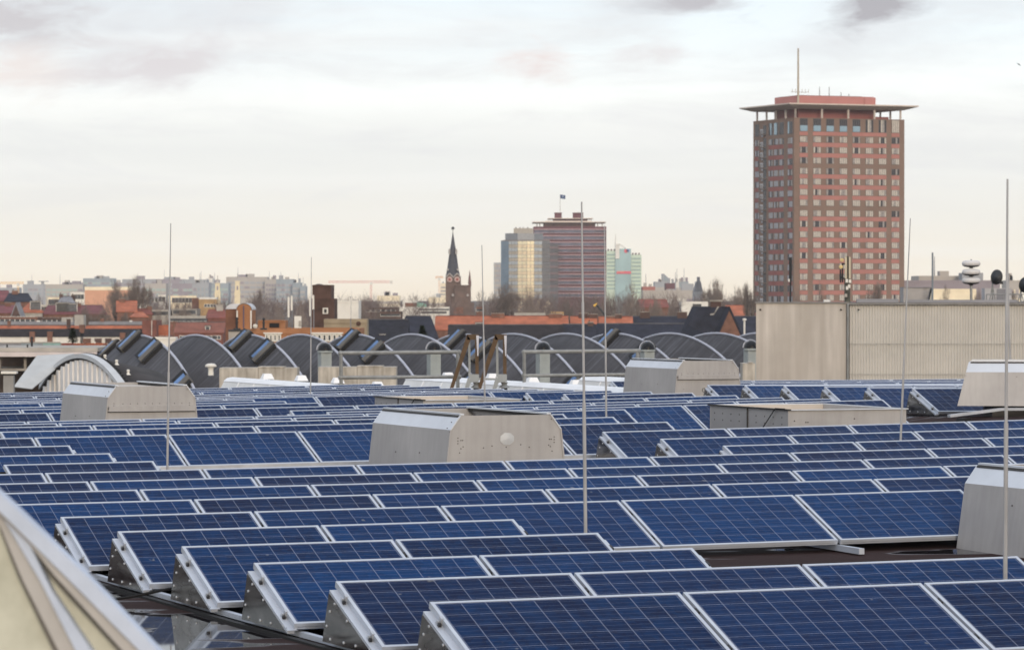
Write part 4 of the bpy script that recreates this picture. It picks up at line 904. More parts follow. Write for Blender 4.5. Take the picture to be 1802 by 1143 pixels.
skyb('dark green-grey block directly behind the left cream church tower', 365, 402, 498, 2500, M_hazy5, 6, M_hazy4)
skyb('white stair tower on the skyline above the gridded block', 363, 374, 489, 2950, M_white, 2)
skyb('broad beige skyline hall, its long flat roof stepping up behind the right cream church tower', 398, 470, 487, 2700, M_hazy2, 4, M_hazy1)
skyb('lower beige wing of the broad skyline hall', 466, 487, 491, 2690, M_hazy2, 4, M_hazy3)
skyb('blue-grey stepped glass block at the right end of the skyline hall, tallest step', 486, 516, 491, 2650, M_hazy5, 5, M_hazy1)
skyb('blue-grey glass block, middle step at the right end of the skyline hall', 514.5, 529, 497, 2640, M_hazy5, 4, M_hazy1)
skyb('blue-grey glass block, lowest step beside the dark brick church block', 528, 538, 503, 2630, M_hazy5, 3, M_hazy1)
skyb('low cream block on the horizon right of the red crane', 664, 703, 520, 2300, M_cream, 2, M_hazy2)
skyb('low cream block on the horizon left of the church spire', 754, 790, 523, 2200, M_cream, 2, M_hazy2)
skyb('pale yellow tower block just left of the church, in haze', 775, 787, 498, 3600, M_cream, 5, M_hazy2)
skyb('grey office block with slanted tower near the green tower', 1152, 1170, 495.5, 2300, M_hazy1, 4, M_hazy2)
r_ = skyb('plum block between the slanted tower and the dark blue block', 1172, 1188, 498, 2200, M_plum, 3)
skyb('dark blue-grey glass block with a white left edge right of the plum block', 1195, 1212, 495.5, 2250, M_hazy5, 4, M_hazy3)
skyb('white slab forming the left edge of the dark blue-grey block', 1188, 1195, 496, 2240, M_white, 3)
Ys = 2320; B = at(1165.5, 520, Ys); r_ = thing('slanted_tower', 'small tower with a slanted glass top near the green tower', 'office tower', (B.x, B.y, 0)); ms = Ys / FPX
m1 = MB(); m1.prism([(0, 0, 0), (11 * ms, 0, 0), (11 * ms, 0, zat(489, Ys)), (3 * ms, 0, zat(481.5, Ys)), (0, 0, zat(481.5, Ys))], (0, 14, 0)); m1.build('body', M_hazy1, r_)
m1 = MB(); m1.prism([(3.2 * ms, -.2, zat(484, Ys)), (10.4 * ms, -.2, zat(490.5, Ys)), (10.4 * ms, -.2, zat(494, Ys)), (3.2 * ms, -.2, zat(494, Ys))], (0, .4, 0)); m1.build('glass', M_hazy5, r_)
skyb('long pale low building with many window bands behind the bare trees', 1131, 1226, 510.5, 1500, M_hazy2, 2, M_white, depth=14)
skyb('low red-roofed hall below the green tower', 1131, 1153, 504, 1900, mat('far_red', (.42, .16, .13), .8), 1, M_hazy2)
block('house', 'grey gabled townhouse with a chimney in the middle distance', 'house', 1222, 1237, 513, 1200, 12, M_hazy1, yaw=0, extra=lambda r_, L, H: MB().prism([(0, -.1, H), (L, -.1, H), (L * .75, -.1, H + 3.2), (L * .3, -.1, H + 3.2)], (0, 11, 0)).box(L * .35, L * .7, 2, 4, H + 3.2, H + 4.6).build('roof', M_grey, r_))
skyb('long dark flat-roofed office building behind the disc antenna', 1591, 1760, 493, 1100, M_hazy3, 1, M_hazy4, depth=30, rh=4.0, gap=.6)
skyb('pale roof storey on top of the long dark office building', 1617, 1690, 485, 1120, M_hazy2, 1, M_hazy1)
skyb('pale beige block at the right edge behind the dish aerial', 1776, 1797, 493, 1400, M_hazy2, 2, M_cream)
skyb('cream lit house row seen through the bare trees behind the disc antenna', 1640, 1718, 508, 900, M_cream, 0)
# ================================================================== orange brick block, lit houses, mid distance
block('apartment_block', 'big orange brick block with a cream cornice behind bare trees', 'apartment block', 149, 229, 504.5, 1150, 16, M_salm, yaw=0, par=1.0, coping=M_cream)
lit = [(224, 266, 522, 'white lit house row left of the dark bay window'), (278, 292, 518, 'brightest white house on the left skyline'), (300, 346, 520, 'long cream wall behind trees right of the leftmost rod'),
       (84, 108, 523, 'low yellow-lit house left of the mansard house'), (124, 149, 514, 'white stepped roof house touching the orange brick block'), (55, 72, 533, 'small white house under the grey gable left of centre'), (70, 98, 536, 'pale low house between the orange pyramid roof and the mansard house'), (232, 252, 531, 'pale low house below the two tall trees')]
for a, b, t, lab in lit:
    block('house', lab, 'house', a, b, t, 900 + (t * 7) % 60, 10, M_cream if 'cream' in lab or 'yellow' in lab else M_white, yaw=0.15, par=.3, win=[(.05, .95, t + 4, t + 12, max(2, int((b - a) / 6)), 1, .9, 1.3, 1)])
block('bay_window_house', 'dark bay window house with two tall panes among lit white houses', 'house', 265, 279, 522, 870, 6, M_grey, yaw=.15, par=.3, win=[(.05, .95, 523, 532, 2, 1, .75, 1.1, 1)])
block('school', 'yellow brick building with a row of dark clerestory windows', 'school', 350, 381, 523, 1000, 14, M_bricky, yaw=.05, par=.5, coping=M_white, win=[(.12, .98, 523.6, 526, 4, 1, .95, .34, 1), (.3, .98, 534, 541, 4, 1, .8, .85, 1)])
block('annex', 'plain brown brick annex left of the yellow brick building', 'building', 338, 351, 524, 1010, 12, M_brick, yaw=.05)
# houses of the left middle ground
H = house
H('brown brick house with dark hipped roof and pale ridge lines, at the left edge', 8, 54, 531, 517, 520, 12, M_brick, M_slate, yaw=.1, hip=.12, chim=((.25, 1.0, .6, M_brick),))
H('dark-roofed brick house cut off by the left edge', -22, 12, 530, 512, 540, 11, M_brick, M_mtile, yaw=.1)
H('maroon tiled house at the left edge beside the steep slate gable', -14, 22, 551, 538, 430, 11, M_brick, M_mtile, yaw=.1, chim=((.6, .8, .5, M_brick),))
H('orange pyramid roof house in the left middle distance', 34, 74, 550, 533, 420, 11, M_conc, M_otile, yaw=.1, hip=.42, dorm=((.46, 1.2, 1.0),))
H('long maroon tiled house row partly hidden by a bare tree', 76, 186, 553, 538, 440, 12, M_brick, M_mtile, yaw=.1, hip=.06, dorm=((.2, 1.5, 1.1), (.36, 1.3, 1.0)), chim=((.5, .9, .4, M_brick),))
H('orange-red tiled house right of the maroon row, with white verge', 206, 240, 549, 530, 415, 11, M_brick, M_otile, yaw=.1, chim=((.1, .8, .4, M_brick),))
H('low round-topped orange roof below the two tall trees', 230, 260, 558, 549, 400, 9, M_brick, M_otile, yaw=.1, hip=.3)
H('red tiled house left of the round-gabled brick building', 366, 398, 560, 546, 330, 9, M_brickr, M_rtile, yaw=.1, hip=.05, chim=((.5, .7, .7, M_conc),))
H('grey mansard house in the left middle distance', 102, 131, 535, 522, 640, 10, M_conc, M_grey, yaw=.1, hip=.2, chim=((.05, .8, .6, M_brickd), (.8, .8, .4, M_brickd)))
block('house', 'row of brown brick house backs under the orange pyramid roof at left', 'house', -8, 66, 557.5, 345, 8, M_brick, yaw=0, par=.2, win=[(.1, .95, 559, 564, 7, 1, .45, .5, 1)])
block('house', 'dark brick house backs between the pyramid roof and the concrete lift head', 'house', 67, 130, 558.5, 344, 8, M_brickd, yaw=0, par=.2, win=[(.1, .95, 560, 564.5, 6, 1, .45, .4, 1)])
block('house', 'grey flat-roofed house row behind the dark bare trees right of the leftmost rod', 'house', 303, 346, 543, 480, 8, M_concd, M_grey, yaw=0, par=.2, win=[(.05, .95, 545, 551, 7, 1, .6, .7, 1)])
block('house', 'pale grey terrace with dark windows left of the leftmost rod foot', 'house', 250, 298, 545, 470, 8, M_conc, M_grey, yaw=0, par=.2, win=[(.05, .95, 547, 553, 7, 1, .6, .7, 1)])
block('house', 'low brown house front between the grey rows and the red tiled house', 'house', 296, 368, 556, 349, 8, M_brick, M_grey, yaw=0, par=.2, coping=M_conc, win=[(.05, .95, 558, 563, 9, 1, .5, .5, 1)])
H('small brown hipped roof between the orange-red house and the pale terrace', 238, 268, 553, 544, 440, 9, M_brick, M_rtile, yaw=.1, hip=.2, chim=((.7, .7, .5, M_brick),))
# steep slate gable end
Yq = 925; B = at(28, 557, Yq); r_ = thing('gable_house', 'steep narrow slate-sided gable house near the left edge', 'house', (B.x, B.y, 0)); mq = Yq / FPX; m1 = MB()
m1.prism([(-8 * mq, 0, 0), (8 * mq, 0, 0), (8 * mq, 0, zat(557, Yq)), (0, 0, zat(533, Yq)), (-8 * mq, 0, zat(557, Yq))], (0, 8, 0)); m1.build('wall', M_brickd, r_)
m1 = MB(); m1.prism([(-10 * mq, -.2, zat(558, Yq)), (0, -.2, zat(531.5, Yq)), (1 * mq, -.2, zat(533, Yq)), (-8.4 * mq, -.2, zat(558, Yq))], (0, 8.4, 0)); m1.prism([(10 * mq, -.2, zat(558, Yq)), (0, -.2, zat(531.5, Yq)), (-1 * mq, -.2, zat(533, Yq)), (8.4 * mq, -.2, zat(558, Yq))], (0, 8.4, 0)); m1.build('roof', M_grey, r_)
# the long row with dark mansard roofs and orange strips
def strip_row(lab, a, b, Y, top_or, top_dk, eave, m_up=M_otile, m_dk=M_dtile, chims=(), win=None, wall=M_white, depth=9):
    Y = FY(Y); P = at(a, eave, Y); yaw = .0; L = width_to(b, P, yaw); r_ = thing('terrace_house', lab, 'terraced houses', (P.x, P.y, 0), yaw)
    zl = lambda py, d=0: zat(py, Y + d)
    m1 = MB(); m1.box(0, L, 0, depth, 0, zl(eave)); m1.build('wall', wall, r_)
    m1 = MB(); m1.prism([(0, -.25, zl(eave)), (0, 2.2, zl(top_dk, 2.2)), (0, depth, zl(top_dk, depth)), (0, depth, zl(eave))], (L, 0, 0)); rf = m1.build('roof', m_dk, r_)
    m1 = MB(); m1.prism([(.1, 2.25, zl(top_dk, 2.2) - .1), (.1, 3.2, zl(top_or, 3.2)), (.1, depth - .2, zl(top_or, 3.2)), (.1, depth - .2, zl(top_dk, 2.2) - .1)], (L - .2, 0, 0)); m1.build('upper_roof', m_up, r_)
    for px, t, b_, wpx, m_ in chims:
        x = (at(px, eave, Y).x - P.x); w_ = wpx * Y / FPX; m1 = MB(); m1.box(x - w_ / 2, x + w_ / 2, 1.2 if b_ < 590 else -.5, 2.4, zl(b_), zl(t)); m1.box(x - w_ / 2 - .06, x + w_ / 2 + .06, (1.2 if b_ < 590 else -.5) - .06, 2.46, zl(t) , zl(t) + .1); m1.build('chimney', m_, rf)
    if win:
        for (x0p, x1p, t, b_, c) in win:
            x0, x1 = at(x0p, eave, Y).x - P.x, at(x1p, eave, Y).x - P.x; windows(r_, (x0, x1, zl(b_), zl(t)), c, 1, .55, .5, 1)
    return r_
strip_row('terrace with dark mansard roof and orange top strip, left half', -20, 141, 300, 573, 578, 592.5, chims=((14, 565, 574, 5, M_brick), (57, 584, 602, 9, M_brick), (88, 584, 602, 9, M_brick), (119, 562, 577, 6, M_brickd), (143, 572, 586, 9, M_brick)))
strip_row('terrace with dark mansard roof and orange top strip, right half', 147, 256, 299, 573, 578, 592.5, chims=((153, 596, 603, 14, M_brick), (173, 596, 603, 12, M_brickd), (191, 596, 603, 11, M_brickd), (216, 586, 598, 9, M_brick)))
block('flat_roof_house', 'long flat grey roof behind the orange-topped terrace, at left', 'house', -10, 129, 566, 330, 9, M_brickd, M_grey, yaw=0, par=.25, coping=M_grey, extra=lambda r_, L, H: (MB().box(L * .52, L * .56, 2, 3, H, H + .3).build('roof_hatch', M_white, r_), MB().box(L * .84, L * .98, 2, 4, H, H + 1.0).build('stair_head', M_conc, r_)))
block('flat_roof_house', 'second flat grey roof behind the terrace, below the two tall trees', 'house', 156, 250, 566, 332, 9, M_brickd, M_grey, yaw=0, par=.25, coping=M_grey, extra=lambda r_, L, H: (MB().box(L * .2, L * .27, 2, 3, H, H + .7).build('chimney', M_brick, r_), MB().box(L * .75, L * .79, 2, 3, H, H + .3).build('roof_hatch', M_white, r_)))
block('stair_head', 'grey concrete lift head on the flat roofs at left', 'lift head', 131, 147, 554, 315, 3, M_conc, yaw=0, par=.2)
block('brick_party_wall', 'tall red brick party wall with a thin drainpipe at the terrace end', 'house', 250, 275, 563.5, 296, 8, M_brickr, yaw=0, par=.3, extra=lambda r_, L, H: MB().box(L * .66, L * .70, -.1, -.02, H - 3, H).build('drainpipe', M_white, r_))
block('house', 'low red-roofed house front with dark windows right of the party wall', 'house', 275, 297, 572, 298, 6, M_brickr, yaw=0, par=.8, coping=M_otile, win=[(.0, 1.0, 584, 591, 3, 1, .28, .28, 1)])
H('red brick tiled house with small dormer and pale gutter, left of the round gable', 308, 392, 586, 568, 285, 7, M_brickr, mat('redbrick_tile', (.23, .085, .058), .8, var=.15, scale=.5), yaw=0, win=[(.1, .95, 590, 597, 7, 1, .5, .3, 2)], dorm=((.62, .35, .35),), chim=((.01, .5, -.2, M_brick), (.45, .35, -.5, M_brickd)))
block('wall', 'cream rendered garden wall end between two arched roofs', 'wall', 262, 309, 593, 275, 2, M_white, yaw=0, par=.15)
# white wall strip with brick piers, grey and teal fences, concrete gallery at the far left
Yw = 262; 
def panel_fence(lab, a, b, t, bt, Y, m, d=.12, cat='fence', name='fence'):
    P = at(a, bt, Y); r_ = thing(name, lab, cat, (P.x, P.y, 0)); L = at(b, bt, Y).x - P.x; m1 = MB(); m1.box(0, L, 0, d, zat(bt, Y), zat(t, Y)); m1.build('panel', m, r_)
    m1 = MB()
    for k in range(3): m1.box(L * k / 2 - .05, L * k / 2 + .05, d, d + .12, 0, zat(t, Y)); 
    m1.build('post', M_concd, r_)
    m1 = MB(); m1.box(0, L, -.03, d + .03, zat(t, Y), zat(t, Y) + .06); m1.build('capping', M_conc, r_)
    return r_
M_tealp = mat('teal_panel', (.26, .40, .38), .7, var=.1, scale=1.0)
panel_fence('grey slatted roof terrace fence at the far left', -8, 37, 603.5, 611, 232, M_grey)
panel_fence('blue-grey roof terrace fence left of the teal one', 37, 75, 603, 610.5, 232, mat('bluegrey_panel', (.26, .30, .33), .7))
panel_fence('teal roof terrace fence with a dark panel joint', 75.5, 106, 603, 610.5, 231, M_tealp)
block('shed', 'white shed wall with an orange tiled edge right of the teal fence', 'shed', 106.5, 126, 604, 233, 2, M_white, yaw=0, par=.25, coping=M_rtile)
block('shed', 'orange-red shed wall behind the first black skylight', 'shed', 126.5, 146, 604.5, 234, 2, M_otile, yaw=0, par=.2)
block('shed', 'orange-red gabled shed beside the first black skylight', 'shed', 151, 182, 604, 236, 2, M_otile, yaw=0, par=.2, extra=lambda r_, L, H: MB().prism([(L * .3, -.05, H - 1), (L * .5, -.05, H + .1), (L * .56, -.05, H + .1), (L * .36, -.05, H - 1)], (0, .1, 0)).build('verge', M_white, r_))
Yb = 205; P = at(-30, 618, Yb); L = at(172, 618, Yb).x - P.x
gl = thing('gallery', 'concrete gallery building with an open shadowed deck, far left', 'building', (P.x, P.y, 0)); zq = lambda py: zat(py, Yb)
m1 = MB(); m1.box(0, L, 0, 10, zq(618.5), zq(611.5)); m1.build('roof_slab', M_conc, gl)
m1 = MB(); m1.box(0, L, -.5, 0, zq(627), zq(619)); m1.build('fascia', mat('fascia', (.62, .55, .53), .7, var=.06), gl)
m1 = MB(); m1.box(0, L, 6, 6.3, 0, zq(618.5)); m1.build('back_wall', mat('gallery_back', (.17, .125, .10), .9, var=.3, scale=.5), gl)
m1 = MB(); m1.box(0, L, -.4, 6, zq(652), zq(648)); m1.build('deck', M_concd, gl)
for px in (41, -4, 86, 131): m1 = MB(); x = at(px, 600, Yb).x - P.x; m1.box(x, x + .14, .2, .4, zq(648), zq(618.5)); m1.build('post', M_concd, gl)
for px in (8, 44): m1 = MB(); x = at(px, 600, Yb).x - P.x; m1.box(x - .04, x + .04, 1, 1.1, zq(611.5), zq(606)); m1.build('vent_pipe', M_dark, gl)
def flue(lab, px, top, base, Y):
    r_ = thing('flue', lab, 'flue', at(px, base, Y)); k = Y / FPX; h = (base - top) * k; m1 = MB(); m1.lathe([(1.9 * k, 0), (1.9 * k, h * .5), (2.6 * k, h * .5), (2.6 * k, h * .58), (1.6 * k, h * .6), (1.6 * k, h * .78), (2.7 * k, h * .8), (2.7 * k, h * .88), (1.2 * k, h)], 10); m1.build('pipe', M_dark, r_)
    m1 = MB(); m1.box(-6 * k, 6 * k, -3 * k, 3 * k, -3 * k, 0); m1.build('base', M_dark, r_); return r_
flue('black ribbed flue on the concrete gallery roof at far left', 56, 592, 613, 210)
flue('black ribbed flue beside the round brick gable', 417, 558, 577, 246)
flue('black ribbed flue on the flat orange brick roof, right of the round gable', 464, 559, 577, 246)
r_ = thing('roof_exhaust', 'grey roof exhaust with a pale cap at the far left roof edge', 'roof exhaust', at(16, 690, 100)); k = 100 / FPX; m1 = MB(); m1.box(-9 * k, 9 * k, -9 * k, 9 * k, 0, 30 * k); m1.build('shaft', mat('exh_grey', (.28, .27, .26), .6), r_); m1 = MB(); m1.box(-13 * k, 14 * k, -12 * k, 12 * k, 33 * k, 37 * k); m1.build('cap', M_white, r_); m1 = MB(); m1.box(-10 * k, 10 * k, -10 * k, 10 * k, 30 * k, 33 * k); m1.build('louvre', M_dark, r_)
# ================================================================== round-gabled brick building and the long flat orange brick building
Ya = 262; ka = Ya / FPX; P = at(397, 543, Ya); r_ = thing('round_gable_building', 'brown brick building with a barrel roof and a round orange gable', 'building', (P.x, P.y, 0)); za = lambda py: zat(py, Ya)
xa = lambda px: (px - 397) * ka
m1 = MB(); m1.box(0, xa(417), 0, 4, 0, za(543.5)); m1.build('wall', M_brick, r_)
n = 16; arc = [(xa(430) + xa(410) * cos(pi * i / n), za(545) + (za(534.5) - za(545)) * sin(pi * i / n)) for i in range(n + 1)]
m1 = MB(); m1.prism([(x, -.35, z) for x, z in arc] + [(xa(417), -.35, 0), (xa(443), -.35, 0)], (0, 4.3, 0)); m1.build('round_gable', M_bricko, r_)
m1 = MB()
arc2 = [(xa(430) + xa(410) * 1.06 * cos(pi * i / n), za(545) + (za(534) - za(545)) * 1.05 * sin(pi * i / n)) for i in range(n + 1)]
for (x, z), (x2, z2) in zip(arc2, arc2[1:]): m1.add([(x, -.36, z), (x2, -.36, z2), (x2, 4, z2), (x, 4, z), (x - xa(415), 2, z), (x2 - xa(415), 2, z2)], [(3, 2, 1, 0)])
m1.prism([(xa(396.5), -.1, za(543.5)), (xa(417.5), -.1, za(543.5)), (xa(426), -.1, za(534.5)), (xa(406), -.1, za(534.5)), (xa(400), -.1, za(538))], (0, 4, 0)); m1.build('barrel_roof', mat('zinc', (.50, .51, .54), .5, .3, var=.06), r_)
m1 = MB(); m1.box(xa(428.4), xa(430.4), -.42, -.34, za(577), za(537.5)); m1.build('strip_window', mat('strip_win', (.09, .08, .13), .3), r_)
for px in (417, 441.3): m1 = MB(); m1.box(xa(px), xa(px) + .09, -.5, -.36, za(578), za(546)); m1.build('drainpipe', M_white, r_)
fb = block('flat_building', 'long flat-roofed orange brick building with white window groups', 'building', 443, 632, 578, 255, 9, M_bricko, yaw=0, par=.35)
for a, b, c in ((466, 495, 4), (549, 602, 6)):
    x0 = (a - 443) * 255 / FPX; x1 = (b - 443) * 255 / FPX; zt_ = zat(587, 255)
    m1 = MB(); m1.box(x0 - .08, x1 + .08, -.14, .02, zt_, zt_ + .09); m1.build('lintel', M_white, fb)
    windows(fb, (x0, x1, zat(601, 255), zt_), c, 1, (x1 - x0) / c * .92, .5, 1, y=-.02)
block('low_wall', 'beige rendered parapet wall in front of the round brick gable', 'wall', 402, 426, 580, 250, 3, M_conc, yaw=0, par=.1, coping=M_dark)
block('concrete_wall', 'long dirty beige concrete wall with a dark round plate', 'wall', 570, 646, 561, 275, 3, mat('beige_conc', (.33, .27, .19), .9, var=.16, scale=.7), yaw=0, par=.3, extra=lambda r_, L, H: (MB().lathe([(0, 0), (.17, 0), (.17, .05), (0, .05)], 14, M=Matrix.Translation((L * .80, -.02, H - .33)) @ Matrix.Rotation(pi / 2, 4, 'X')).build('round_plate', M_brickd, r_)))
block('brick_tower_block', 'dark brick tower block with white corner quoins and a small white window', 'building', 549.5, 583, 501, 420, 7, M_brickd, yaw=0, par=.2, extra=lambda r_, L, H: (MB().box(-.15, L + .4, -1.2, 6, 0, H - (525 - 501) * 420 / FPX).build('lower_stage', M_brickd, r_), MB().box(L * .58, L * .86, -1.3, -1.15, H - 3.15, H - 2.5).box(L * .65, L * .79, -1.34, -1.25, H - 3.05, H - 2.62, 1).build('window', [M_white, M_glass], r_), MB().prism([(L * .1, 0, H), (L * .5, 0, H), (L * .3, 0, H + .12)], (0, 7, 0)).build('roof', M_felt, r_)))
block('rooftop_block', 'white rooftop block behind a bare tree, left of the church', 'building', 590, 631, 529, 480, 8, M_white, yaw=0, par=.2)
for lab, px, t, b_, w_ in (('pair of tall white antenna panels, left of the dark brick tower block', 512, 522, 558, 1), ('tall pale antenna panel mast touching the dark brick tower block', 550, 521, 556, 1), ('single white antenna panel on a thin mast left of the dark slate roofs', 615, 524, 560, 0)):
    Y = 258; k = Y / FPX; r_ = thing('antenna_mast', lab, 'antenna', at(px, 578, Y), 0, 'phone mast panels'); z0 = 0; h = (578 - t) * k
    m1 = MB(); m1.tube((2 * k, .1, 0), (2 * k, .1, h + .1), .035, n=6); m1.build('mast', M_grey, r_)
    for dx_, dt in (((-4.0, 0), (1.4, -2)) if w_ else ((0.8, 0),)):
        m1 = MB(); m1.box(dx_ * k - 1.6 * k, dx_ * k + 1.6 * k, -.1, .0, h - (b_ - t) * k - dt * k * 6, h - dt * k); m1.build('panel', M_white, r_)
r_ = thing('cabinet', 'white equipment cabinet among the antenna masts', 'cabinet', at(524, 577, 257)); k = 257 / FPX; m1 = MB(); m1.box(-6 * k, 6 * k, 0, .4, 0, 21 * k); m1.build('case', M_white, r_); m1 = MB(); m1.box(2 * k, 7 * k, -.12, -.01, 4 * k, 13 * k); m1.build('side_unit', M_conc, r_)
block('chimney_block', 'orange brick rooftop block with a black grille on the flat orange building', 'rooftop block', 454, 502, 563.5, 262, 3, M_bricko, yaw=0, par=.1, extra=lambda r_, L, H: MB().box(L * .42, L * .78, -.08, -.01, H - .48, H - .18).build('grille', M_black, r_))
r_ = thing('dish', 'small pale satellite dish on the flat orange building', 'satellite dish', at(449, 578, 254)); k = 254 / FPX; m1 = MB(); m1.lathe([(4.2 * k, .03), (3 * k, .0), (0, -.03)], 14, M=Matrix.Translation((0, -.05, 4 * k)) @ Matrix.Rotation(radians(-70), 4, 'X')); m1.build('bowl', M_white, r_); m1 = MB(); m1.tube((0, 0, 0), (0, 0, 3 * k), .02); m1.build('post', M_grey, r_)
# ================================================================== slate and orange roofs right of centre
H('dark slate roofed house left of the blue hipped roof', 646, 716, 600, 563, 300, 9, M_brickd, mat('slate_black', (.019, .020, .030), .85, spec=.1, var=.3, scale=.8), yaw=0, dorm=((.3, .5, .15),))
H('blue-black hipped slate roof joined to the long orange roof', 700, 769, 596, 557, 305, 9, M_brick, M_slate, yaw=0, hip=.18)
H('long orange tiled roof with white verge at its left end, right of the slate hip', 767, 999, 581, 557, 308, 9, M_brick, M_otile, yaw=0, chim=((.42, 1.3, .35, M_brick), (.86, 1.3, .3, M_brick)), dorm=((.30, .65, .35),))
H('short orange tiled roof between white firewall lines, right of the long orange roof', 1006, 1050, 581, 557.5, 309, 9, M_brick, M_otile, yaw=0, chim=((.30, .9, .4, M_brickd), (.7, .9, .3, M_brickd)))
H('orange roof end right of the short orange roof', 1056, 1082, 581, 558, 309, 9, M_brick, M_otile, yaw=0, chim=((.5, .8, .1, M_brick),))
H('last orange roof section before the blue roofs', 1086, 1113, 581, 558, 309, 9, M_brick, M_otile, yaw=0, chim=((-.1, .7, .3, M_brickd),))
H('dark blue slate roof with two brick chimney stacks, left of the gable house', 1116, 1216, 581, 557.5, 310, 9, M_brick, M_slate, yaw=0, chim=((.12, 1.0, .55, M_brickd), (.78, 1.0, .55, M_brickd)))
H('long low black-brown tiled roof in front of the orange roofs, left section', 790, 990, 596, 572.5, 275, 7, M_brickd, M_dtile, yaw=0)
H('long low blue-black tiled roof in front of the orange roofs, middle section', 990, 1048, 596, 571.5, 276, 7, M_brickd, mat('bluetile', (.025, .027, .040), .85, spec=.1, var=.25, scale=.6, fn=tilefn(1)), yaw=0, chim=((.78, .5, .25, M_brickd),))
H('long low navy tiled roof ending at the brick gable house, right section', 1053, 1252, 596, 570.5, 277, 7, M_brickd, M_slate, yaw=0)
H('navy slate roof right of the brick gable house, with a white vent', 1296, 1342, 595, 557.5, 300, 9, M_brickd, M_slate, yaw=0)
# gable house
Yh = 680; kh = Yh / FPX; P = at(1262, 594, Yh); r_ = thing('gable_house', 'brown brick gable house with slate roof and tall chimney', 'house', (P.x, P.y, 0), 0); zh = lambda py, d=0.: zat(py, Yh + d); xh = lambda px: (px - 1262) * kh
m1 = MB(); m1.prism([(xh(1262), 0, 0), (xh(1307), 0, 0), (xh(1307), 0, zh(592)), (xh(1284), 0, zh(541)), (xh(1262), 0, zh(592))], (-3.1, 14, 0)); m1.build('wall', M_brick, r_)
m1 = MB(); m1.prism([(xh(1259), -.3, zh(595)), (xh(1284), -.3, zh(539)), (xh(1285.5), -.3, zh(541.5)), (xh(1261.5), -.3, zh(596))], (-6, 14, 0)); m1.prism([(xh(1310), -.3, zh(595)), (xh(1284), -.3, zh(539)), (xh(1282.5), -.3, zh(541.5)), (xh(1307.5), -.3, zh(596))], (-6, 14, 0))
m1.prism([(xh(1212), 1.2, zh(572)), (xh(1228), 1.2, zh(541)), (xh(1284), 1.2, zh(540)), (xh(1262), 1.2, zh(590)), (xh(1248), 1.2, zh(592))], (0, .3, 0)); rf = m1.build('roof', M_slate, r_)
m1 = MB(); m1.box(xh(1252), xh(1270), 2, 4.2, zh(555), zh(530.5)); m1.box(xh(1250), xh(1273), 1.8, 4.4, zh(530.5), zh(527.5), 1); m1.build('chimney', [mat('chim_dark', (.085, .045, .035), .9), M_concd], rf)
m1 = MB(); m1.prism([(xh(1250), .7, zh(554)), (xh(1256), .7, zh(554)), (xh(1266), .7, zh(539)), (xh(1263), .7, zh(539)), (xh(1257), .7, zh(551)), (xh(1250), .7, zh(552))], (0, -.1, 0)); m1.build('flashing', M_conc, rf)
r_ = thing('roof_vent_cowl', 'small white mushroom vent on the navy roof beside the beige hall', 'vent', at(1310, 569, 700)); k = 700 / FPX; m1 = MB(); m1.lathe([(1.6 * k, -3), (1.6 * k, 5 * k), (3.6 * k, 6 * k), (3 * k, 8.5 * k), (0, 9.5 * k)], 12); m1.build('cowl', M_white, r_)
block('white_house', 'white flat-roofed house with small dark windows behind the gable house', 'house', 1199, 1246, 530.5, 520, 8, M_white, yaw=0, par=.3, win=[(.42, .75, 534, 542, 3, 1, .5, .75, 1)])
H('orange roof half hidden by bare trees below the green tower', 1128, 1176, 541, 527.5, 640, 10, M_brick, M_rtile, yaw=.05)
H('orange roof with white dormer band beside the pink high-rise', 1284, 1318, 557, 538, 480, 10, M_white, M_otile, yaw=.05)
block('white_terrace', 'white two-storey terrace with small dark windows left of the church', 'house', 703, 790, 540, 700, 9, M_white, yaw=0, par=.3, win=[(.4, 1, 541, 546.5, 8, 1, .95, .55, 1), (.45, .95, 546.8, 552, 6, 1, .95, .5, 1)])
block('brick_pavilion', 'brick house with a white frame and green copper dome at its side', 'house', 711, 733, 529, 760, 8, M_brick, yaw=0, par=.4, coping=M_white, extra=lambda r_, L, H: (MB().box(-.4, .25, -.2, .3, H - 2.0, H).build('white_post', M_white, r_), MB().lathe([(2.3, H - 1.7), (1.8, H - .9), (.5, H - .5), (0, H - .45)], 14, c=(L + .6, 3, 0)).build('dome', mat('copper', (.25, .45, .33), .7), r_)))
for a, b, t, Y, m_, lab in ((640, 700, 541, 600, M_brickd, 'dark low house row with pale dormers left of the white terrace'), (668, 706, 548, 480, M_brickd, 'dark brick terrace with white window heads in front of the dark house row'), (838, 850, 540, 600, M_brick, 'small brick block right of the church'), (905, 960, 550.5, 420, M_conc, 'pale rooftop sheds above the long orange roof'), (970, 992, 548.5, 430, M_bricky, 'tan rooftop block above the orange roof, left of the thick central rod')):
    block('house', lab, 'house', a, b, t, Y, 8, m_, yaw=0, par=.3, win=[(.05, .95, t + 2, t + 8, max(2, int((b - a) / 9)), 1, .7, .5, 1)])
